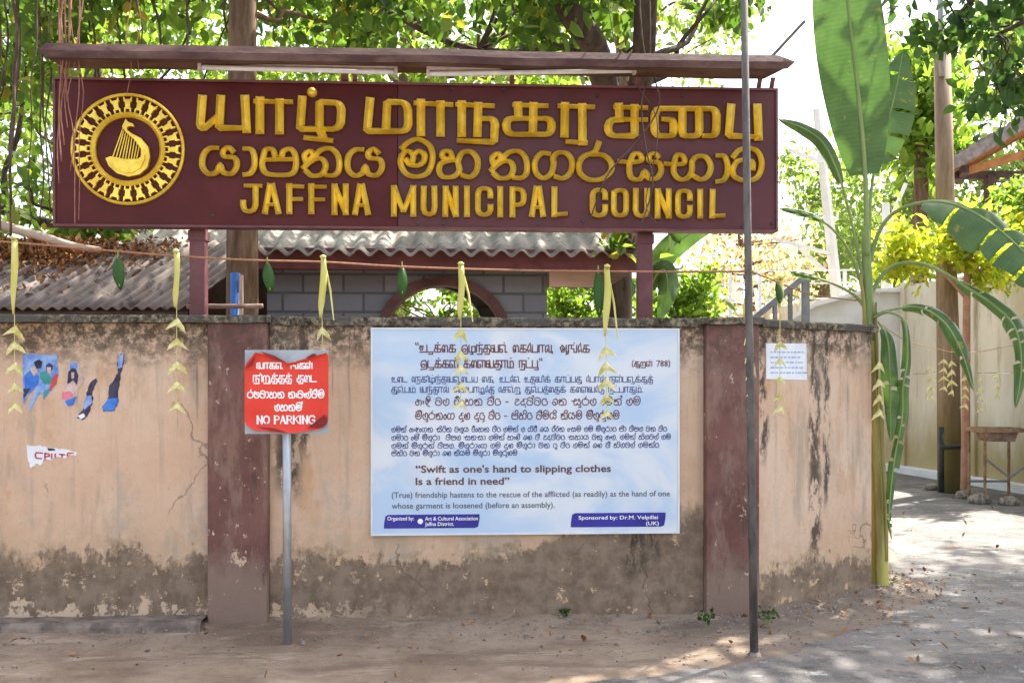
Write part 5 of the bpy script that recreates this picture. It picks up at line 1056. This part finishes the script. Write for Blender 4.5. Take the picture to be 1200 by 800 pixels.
# ================================================================== BANANA PLANT
bb = G(1031, 692)
bp = thing('banana_plant', 'cut banana plant tied upright at the gateway end of the wall', 'banana plant', bb)
tb_ = 7.55
spine = [bb + Vector((0, 0, -0.05)), P(1030, 600, 7.48), P(1026, 500, 7.5), P(1020, 400, 7.6), P(1017, 340, 7.62), P(1014, 270, 7.62)]
ps = smooth_path(spine, 5); n = len(ps)
def stem_mesh(p, r):
    mb = MB(); mb.tube(p, r, 14); return mb
k0 = n * 3 // 5
for a0, f0_, f1_, w0 in ((2.4, 0.02, 0.45, 0.05), (4.2, 0.0, 0.62, 0.045), (5.2, 0.1, 0.75, 0.04), (3.6, 0.3, 0.85, 0.04)):
    mb = MB(); kk = 14; vs = []
    for i in range(kk + 1):
        f = lerp(f0_, f1_, i / kk) * (n - 1); ii = min(int(f), n - 2); c_ = ps[ii].lerp(ps[ii + 1], f - ii); rr = 0.071 - 0.022 * f / n + 0.004 * math.sin(i * 1.3 + a0) + (0.02 * max(0, i / kk - 0.85) / 0.15)
        ww = w0 * 10 * math.sin(math.pi * (0.12 + 0.80 * i / kk)) ** 0.6
        for t_ in (-0.5, -0.17, 0.17, 0.5): vs.append((c_.x + math.cos(a0 + t_ * ww * 2) * rr, c_.y + math.sin(a0 + t_ * ww * 2) * rr, c_.z))
    mb.add(vs, [(i * 4 + j, i * 4 + j + 1, i * 4 + j + 5, i * 4 + j + 4) for i in range(kk) for j in range(3)]); mb.build('dry_sheath', 'sheath', bp, smooth=True, solid=0.003)
stem_mesh(ps[:k0 + 1], [lerp(0.068, 0.052, i / k0) * (1 + 0.03 * math.sin(i * 2.2)) for i in range(k0 + 1)]).build('pseudostem', 'stem_yellow', bp, smooth=True)
stem_mesh(ps[k0:], [lerp(0.052, 0.03, i / (n - 1 - k0)) for i in range(n - k0)]).build('leaf_sheath', 'stem_green', bp, smooth=True)
def blade(path, width, side=None, foldang=0.35, tears=0, petiole=0, name='leaf', mat='banana', rib=0.012, seg=40, flutter=0.02, one=0):
    """path: px,py,depth control points of the midrib; width: profile in metres; both halves hang from the rib."""
    pts = smooth_path([P(*p) for p in path], 10); k = len(pts); L_ = [0]
    for a, b in zip(pts[:-1], pts[1:]): L_.append(L_[-1] + (b - a).length)
    tot = L_[-1]; i0 = next(i for i in range(k) if L_[i] >= petiole * tot)
    mb = MB(); mb.uv = []
    cuts = sorted(random.uniform(0.12, 0.95) for _ in range(tears))
    for sgn in (-1, 1):
        if one and sgn != one: continue
        lastg = None; row = []
        segs = []; 
        for i in range(i0, k):
            f = (L_[i] - L_[i0]) / max(1e-6, tot - L_[i0]); g = sum(1 for c in cuts if c + (0.02 if sgn > 0 else -0.015) < f)
            d = (pts[min(i + 1, k - 1)] - pts[max(i - 1, 0)]).normalized()
            v = (pts[i] - CO).normalized() if side is None else Vector(side)
            sd = d.cross(v).normalized(); nn = sd.cross(d).normalized()
            w_ = width * max(0.0, math.sin(math.pi * min(1, 0.05 + 0.95 * f) ** 0.85)) ** 0.62 * (1 if sgn > 0 else 0.92)
            ang = foldang + 0.22 * math.sin(g * 2.4 + sgn) * (1 if tears else 0)
            r_ = []
            for j in range(5):
                s_ = j / 4; off = sd * (sgn * w_ * s_ * math.cos(ang * s_)) + nn * (w_ * s_ * math.sin(ang * s_)) + Vector((0, 0, -0.10 * w_ * s_ * s_)) + nn * flutter * s_ * math.sin(f * 23 + sgn * 2 + g) - d * (0.12 * w_ * s_ * (1 if sgn else 1)) * -1
                r_.append((pts[i] + off, (s_, f * tot)))
            segs.append((g, f, r_))
        for (g0, f0_, a), (g1, f1_, b) in zip(segs[:-1], segs[1:]):
            o = len(mb.v); sh_ = 0.0
            if g0 != g1:                                             # a tear: the blade ends and a new ribbon starts
                b = [(q.lerp(a[0][0], 0.0) if j == 0 else q.lerp(a[j][0], 0.75), uv) for j, (q, uv) in enumerate(b)]
            for q, uv in a + b: mb.v.append(tuple(q)); mb.uv.append(uv)
            for j in range(4): mb.f.append((o + j, o + j + 1, o + 6 + j, o + 5 + j) if sgn > 0 else (o + j, o + 5 + j, o + 6 + j, o + j + 1)); mb.mi.append(0)
    lf = mb.build(name, mat, bp, smooth=True)
    bm = bmesh.new(); bm.from_mesh(lf.data); bmesh.ops.remove_doubles(bm, verts=bm.verts, dist=0.0004); bm.to_mesh(lf.data); bm.free()
    r0 = rib * (1.35 if petiole else 1.0)
    MB().tube(pts, [lerp(r0, 0.003, (i / (k - 1)) ** 0.9) for i in range(k)], 8).build('midrib', 'stem_green', lf, smooth=True)
    return lf
blade([(1016, 300, 7.6), (1014, 205, 7.6), (1008, 130, 7.55), (1000, 60, 7.5), (992, -10, 7.45), (984, -90, 7.5), (978, -150, 7.6)], 0.27, foldang=0.12, petiole=0.20, rib=0.017, flutter=0.008)
blade([(1018, 290, 7.7), (1022, 215, 7.75), (1036, 160, 7.8), (1050, 105, 7.85), (1058, 62, 7.9)], 0.20, foldang=0.2, tears=4, petiole=0.40, rib=0.012)
blade([(1012, 330, 7.62), (1000, 270, 7.6), (986, 215, 7.55), (966, 170, 7.5), (940, 150, 7.45), (912, 140, 7.4)], 0.085, foldang=0.9, petiole=0.50, rib=0.011)
blade([(1013, 345, 7.62), (998, 300, 7.6), (975, 268, 7.55), (948, 252, 7.5), (912, 244, 7.45)], 0.045, foldang=1.0, petiole=0.62, rib=0.012)
blade([(1015, 362, 7.62), (1000, 345, 7.6), (975, 332, 7.55), (950, 324, 7.5), (925, 318, 7.45)], 0.05, foldang=1.0, petiole=0.62, rib=0.012)
blade([(1018, 310, 7.62), (1032, 268, 7.6), (1055, 245, 7.5), (1095, 236, 7.3), (1130, 244, 7.1), (1170, 268, 6.95), (1215, 312, 6.8), (1240, 350, 6.8)], 0.25, foldang=0.40, tears=4, petiole=0.34, rib=0.014, side=(0.1, 0.65, -0.75))
blade([(1020, 345, 7.62), (1038, 318, 7.6), (1062, 308, 7.5), (1095, 314, 7.3), (1130, 335, 7.2), (1165, 358, 7.1), (1190, 385, 7.0), (1197, 430, 7.0), (1190, 478, 7.0)], 0.10, foldang=0.95, tears=5, petiole=0.42, rib=0.014)
blade([(1022, 372, 7.6), (1040, 364, 7.5), (1075, 360, 7.35), (1105, 376, 7.2), (1126, 410, 7.1), (1141, 458, 7.05)], 0.085, foldang=0.95, tears=3, petiole=0.2, rib=0.010)
blade([(1024, 372, 7.55), (1042, 366, 7.45), (1060, 378, 7.38), (1063, 420, 7.35), (1058, 455, 7.35), (1057, 490, 7.35), (1048, 540, 7.35), (1042, 600, 7.35), (1045, 632, 7.35)], 0.065, foldang=0.9, tears=8, petiole=0.12, rib=0.009)
blade([(1030, 378, 7.5), (1040, 398, 7.4), (1043, 450, 7.36), (1044, 518, 7.34)], 0.075, foldang=0.5, tears=1, petiole=0.06, rib=0.008)
# another banana plant behind the wall by the sign post
bq = P(752, 445, 9.2); bp2 = thing('banana_plant', 'young banana plant with one arching leaf behind the right sign post', 'banana plant', (bq.x, bq.y, 0))
bp = bp2
MB().tube([(bq.x, bq.y, -0.05), P(755, 372, 9.2), P(757, 345, 9.2)], [0.09, 0.06, 0.04], 10).build('pseudostem', 'stem_green', bp2, smooth=True)
blade([(757, 365, 9.2), (760, 330, 9.15), (780, 297, 9.1), (808, 274, 9.0), (850, 256, 9.0)], 0.14, foldang=0.5, petiole=0.15)
blade([(757, 365, 9.2), (765, 330, 9.1), (778, 316, 9.05), (782, 340, 9.0), (772, 375, 9.0)], 0.12, foldang=0.6, petiole=0.2)

# ================================================================== TREES AND SHRUBS
# tall bare trunk behind the sign
tree('tall_tree', 'tall straight brown tree trunk rising behind the sign near its crest', 'tree',
     [([W(284, 445, 1.9).xy.to_3d(), W(284, 300, 1.9), W(284, 60, 1.9), W(285, -120, 1.9), W(292, -320, 2.0)], (0.15, 0.09))],
     scatter(24, (60, 520), (-420, -60), (7.0, 10.5), 0.5, 150) + scatter(10, (300, 460), (-120, 30), (8.6, 10), 0.32, 90), 'leaf_banyan', 0.10, 0.7)
# banyan on the left with aerial roots
bt = tree('banyan_tree', 'leafy banyan with thin hanging aerial roots at the left end of the sign', 'tree',
     [([P(-150, 445, 10.5).xy.to_3d(), P(-140, 300, 10.5), P(-90, 80, 10.3), P(-20, -120, 10), P(60, -300, 9.5)], (0.32, 0.12)), ([P(-140, 300, 10.5), P(-40, 240, 10.2), P(60, 262, 9.8), P(150, 250, 9.6)], (0.09, 0.03))],
     scatter(32, (-160, 270), (-160, 45), (8.2, 11), 0.42, 95) + scatter(15, (-120, 60), (40, 270), (9, 11.5), 0.36, 80) + scatter(5, (95, 160), (262, 285), (9.4, 10), 0.18, 70), 'leaf_banyan', 0.13, 0.6, 'bark_dark', 0.58)
def aroot(p0, p1, r, mat, k=7, amp=0.03):
    pa = smooth_path(wob(p0, p1, k, amp), 3); MB().tube(pa, [lerp(r, r * 0.5, i / (len(pa) - 1)) for i in range(len(pa))], 5).build('aerial_root', mat, bt, smooth=True)
for i in range(16):
    x = random.uniform(-30, 75) if i < 11 else random.uniform(90, 270); t = random.uniform(7.6, 9.5); y1 = random.uniform(200, 300) if x < 65 else random.uniform(30, 60)
    aroot(P(x, -180, t), P(x + random.uniform(-12, 12), y1, t), random.choice((0.008, 0.012, 0.02)), 'root', 8, 0.05)
for x, y1, r in ((69, 215, 0.007), (74, 190, 0.008), (78, 150, 0.007), (82, 200, 0.006), (86, 262, 0.006), (91, 258, 0.005), (72, 120, 0.009), (80, 120, 0.010), (151, 110, 0.0045), (163, 90, 0.004), (75, 170, 0.007)):
    aroot(P(x + random.uniform(-5, 8), -200, 6.15), P(x + random.uniform(-3, 3), y1, 6.18), r, 'root_red', 9, 0.022)
for pts_, r in (([(745, -150), (752, 40), (768, 95), (772, 125), (748, 165), (712, 205), (690, 262)], 0.0055), ([(758, -150), (762, 60), (752, 120), (756, 170), (765, 215), (752, 262)], 0.005), ([(700, -160), (720, 50), (770, 140), (757, 235), (770, 262)], 0.0035)):
    MB().tube(smooth_path([P(a, b, 6.42) for a, b in pts_], 5), r, 5).build('aerial_root', 'root', bt, smooth=True)
# forked tree behind the gatehouse
tree('forked_tree', 'dark forked tree whose leaning stems rise above the middle of the sign', 'tree',
     [([P(726, 445, 11.5).xy.to_3d(), P(726, 330, 11.4), P(722, 180, 10.6), P(700, 65, 9.4), P(672, 20, 9.0), P(645, -40, 8.8), P(590, -160, 8.6)], (0.17, 0.10)), ([P(722, 200, 10.7), P(750, 100, 9.6), P(757, 0, 9.0), P(765, -140, 8.8)], (0.13, 0.10)), ([P(690, 50, 11.3), P(560, 60, 10.8), P(430, 0, 10.4), P(330, -60, 10)], (0.05, 0.02))],
     scatter(40, (300, 870), (-220, -20), (8.6, 13), 0.5, 95) + scatter(26, (310, 880), (-25, 62), (8.8, 12), 0.30, 60) + scatter(4, (850, 900), (-90, 20), (9, 12), 0.3, 70) + scatter(3, (690, 740), (268, 282), (8.4, 8.9), 0.12, 22), 'leaf_banyan', 0.14, 0.6, 'bark_dark', 0.62)
# sunlit trees farther back
for lab, x0, x1, y0, y1, t0, t1, nc, lm in (('bright sunlit tree far behind the crest end of the sign', -150, 330, -80, 330, 17, 22, 36, 'leaf_bright'), ('bright sunlit tree far behind the middle of the sign', 280, 640, -100, 120, 17, 23, 34, 'leaf_bright'), ('pale sunlit tree far behind the right half of the sign', 560, 860, -60, 100, 22, 27, 20, 'leaf_far')):
    xm = (x0 + x1) / 2; tm_ = (t0 + t1) / 2; b = P(xm, 445, tm_).xy.to_3d()
    tree('green_tree', lab, 'tree', [([b, P(xm, 250, tm_), P(xm + 20, 60, tm_), P(xm - 10, -60, tm_)], (0.35, 0.12))], scatter(nc, (x0, x1), (y0, y1), (t0, t1), 0.8, 260), lm, 0.17, 0.5, 'bark', 0.55, 0.3, group='sunlit trees behind the sign')
# right hand distance
for lab, x0, x1, y0, y1, t0, t1, nc, lm in (('pale green tree behind the leaning white pole', 920, 1010, 185, 345, 27, 32, 20, 'leaf_far'), ('pale green tree behind the short white pole', 1000, 1105, 160, 330, 28, 34, 22, 'leaf_far'), ('yellow green tree top beside the timber pole', 1045, 1108, 70, 165, 17, 19, 12, 'leaf_bright'), ('broad pale tree beyond the pavilion roof', 1095, 1290, 20, 260, 27, 33, 44, 'leaf_far')):
    xm = (x0 + x1) / 2; tm_ = (t0 + t1) / 2; b = P(xm, 445, tm_).xy.to_3d()
    tree('distant_tree', lab, 'tree', [([b, P(xm, 330, tm_), P(xm + 5, (y0 + y1) / 2, tm_), P(xm - 6, y0 + 15, tm_)], (0.22, 0.06))], scatter(nc, (x0, x1), (y0, y1), (t0, t1), 0.75, 230), lm, 0.2, 0.5, 'bark', 0.5, 0.28, group='pale trees beyond the gateway')
tree('pink_leaved_tree', 'thin tree with pinkish brown leaves behind the right end of the sign', 'tree', [([P(880, 445, 24).xy.to_3d(), P(880, 360, 24), P(870, 300, 24), P(865, 250, 24)], (0.16, 0.05))], scatter(24, (800, 950), (268, 365), (22, 26), 0.55, 75), 'leaf_pink', 0.17, 0.9, 'bark', 0.5, 0.3)
# bright shrubs behind the wall
def shrub(name, label, x0, x1, y0, y1, t, nc, leaf, size, group=None, k=130, r=0.2, droop=0.1):
    b = P((x0 + x1) / 2, 445, t).xy.to_3d()
    return tree(name, label, 'shrub', [([b, P((x0 + x1) / 2, 400, t), P((x0 + x1) / 2, (y0 + y1) / 2, t)], (0.05, 0.02))], scatter(nc, (x0, x1), (y0, y1), (t - 0.5, t + 0.5), r, k), leaf, size, 0.9, 'bark', 0.5, 0.09, group=group, droop=droop)
shrub('bright_shrub', 'bright green shrub seen between the gatehouse wall and the dark trunk', 640, 715, 338, 420, 12.5, 18, 'leaf_bright', 0.10, 'bright shrubs behind the wall')
shrub('bright_shrub', 'bright green rounded shrub right of the right sign post', 752, 836, 330, 420, 12.5, 22, 'leaf_bright', 0.10, 'bright shrubs behind the wall')
shrub('bright_shrub', 'bright green shrub seen through the gatehouse arch', 430, 600, 330, 430, 14.5, 26, 'leaf_bright', 0.11, 'bright shrubs behind the wall')
# yellow bush with a thin reddish stem
yb = G(1131, 583); ty = (yb - CO).dot(FW)
tree('yellow_bush', 'yellow and lime leaved bush on a thin reddish stem before the fence', 'shrub', [([yb, P(1132, 480, ty), P(1133, 340, ty), P(1135, 290, ty)], (0.065, 0.04)), ([P(1133, 350, ty), P(1105, 320, ty), P(1070, 300, ty)], (0.03, 0.015))],
     scatter(20, (1112, 1186), (258, 318), (ty - 0.6, ty + 0.6), 0.25, 110) + scatter(3, (1140, 1160), (318, 336), (ty - 0.3, ty + 0.3), 0.16, 70) + scatter(11, (1046, 1092), (270, 314), (ty - 0.4, ty + 0.5), 0.22, 100), 'leaf_yellow', 0.11, 0.8, 'terracotta', 0.5, 0.09, droop=0.1)
shrub('lime_shrub', 'lime green leaves at the right edge below the pavilion roof', 1178, 1235, 215, 300, 14.5, 14, 'leaf_bright', 0.11)
# overhanging tree at the right with big dark leaves
tree('overhanging_tree', 'broad leaved tree whose dark leaves hang into the top right corner', 'tree',
     [([P(1420, 445, 9.5).xy.to_3d() , P(1410, 250, 9.5), P(1360, 20, 9.3), P(1260, -110, 9), P(1130, -170, 8.8), P(980, -230, 8.6)], (0.24, 0.05)), ([P(1360, 20, 9.3), P(1250, 10, 9), P(1170, 40, 8.8)], (0.06, 0.015)), ([P(1260, -110, 9), P(1180, -40, 8.8), P(1120, 20, 8.7)], (0.05, 0.015))],
     scatter(9, (1060, 1230), (-40, 50), (8.3, 9.6), 0.22, 46) + scatter(7, (1125, 1215), (50, 130), (8.4, 9.2), 0.17, 30) + scatter(14, (1040, 1400), (-420, -80), (7.5, 10.5), 0.45, 90) + [((random.uniform(6.3, 9.8), random.uniform(1.2, 5.0), random.uniform(6.0, 8.6)), 0.6, 120) for _ in range(60)] + [((random.uniform(5.2, 8.8), random.uniform(-1.6, 1.6), random.uniform(5.2, 8.2)), 0.6, 120) for _ in range(58)], 'leaf_dark', 0.125, 0.7, 'bark_dark', 0.62, 0.12)  # last two clump lists: high crown out of view, added to shade the road
# weeds at the foot of the wall
def weed(px, py, h, n_, label):
    c = G(px, py, 0.05); r = thing('weed', label, 'weed', c, 'small weeds at the foot of the wall'); mb = MB(); L_ = []
    for i in range(n_):
        a = random.random() * 6.28; t_ = c + Vector((math.cos(a) * h * 0.6, math.sin(a) * h * 0.35, h * random.uniform(0.5, 1))); mb.tube([c - Vector((0, 0, 0.02)), c.lerp(t_, 0.6) + Vector((0, 0, h * 0.15)), t_], [0.002, 0.0018, 0.001], 4); L_ += [tuple(c.lerp(t_, f)) for f in (0.5, 0.75, 0.95, 1)]
    mb.build('stem', 'stem_green', r); leaf_mesh('foliage', L_, 0.6, 0.03, 'leaf_dark', r, 0.0, 0.55)
weed(828, 731, 0.09, 9, 'small green weed at the foot of the right pilaster'); weed(899, 731, 0.10, 10, 'small green weed at the foot of the wall just right of the grey pole')
weed(722, 717, 0.06, 6, 'tiny weed growing on the wall foot below the right part of the panel'); weed(664, 722, 0.05, 5, 'tiny weed on the wall foot below the middle of the panel')
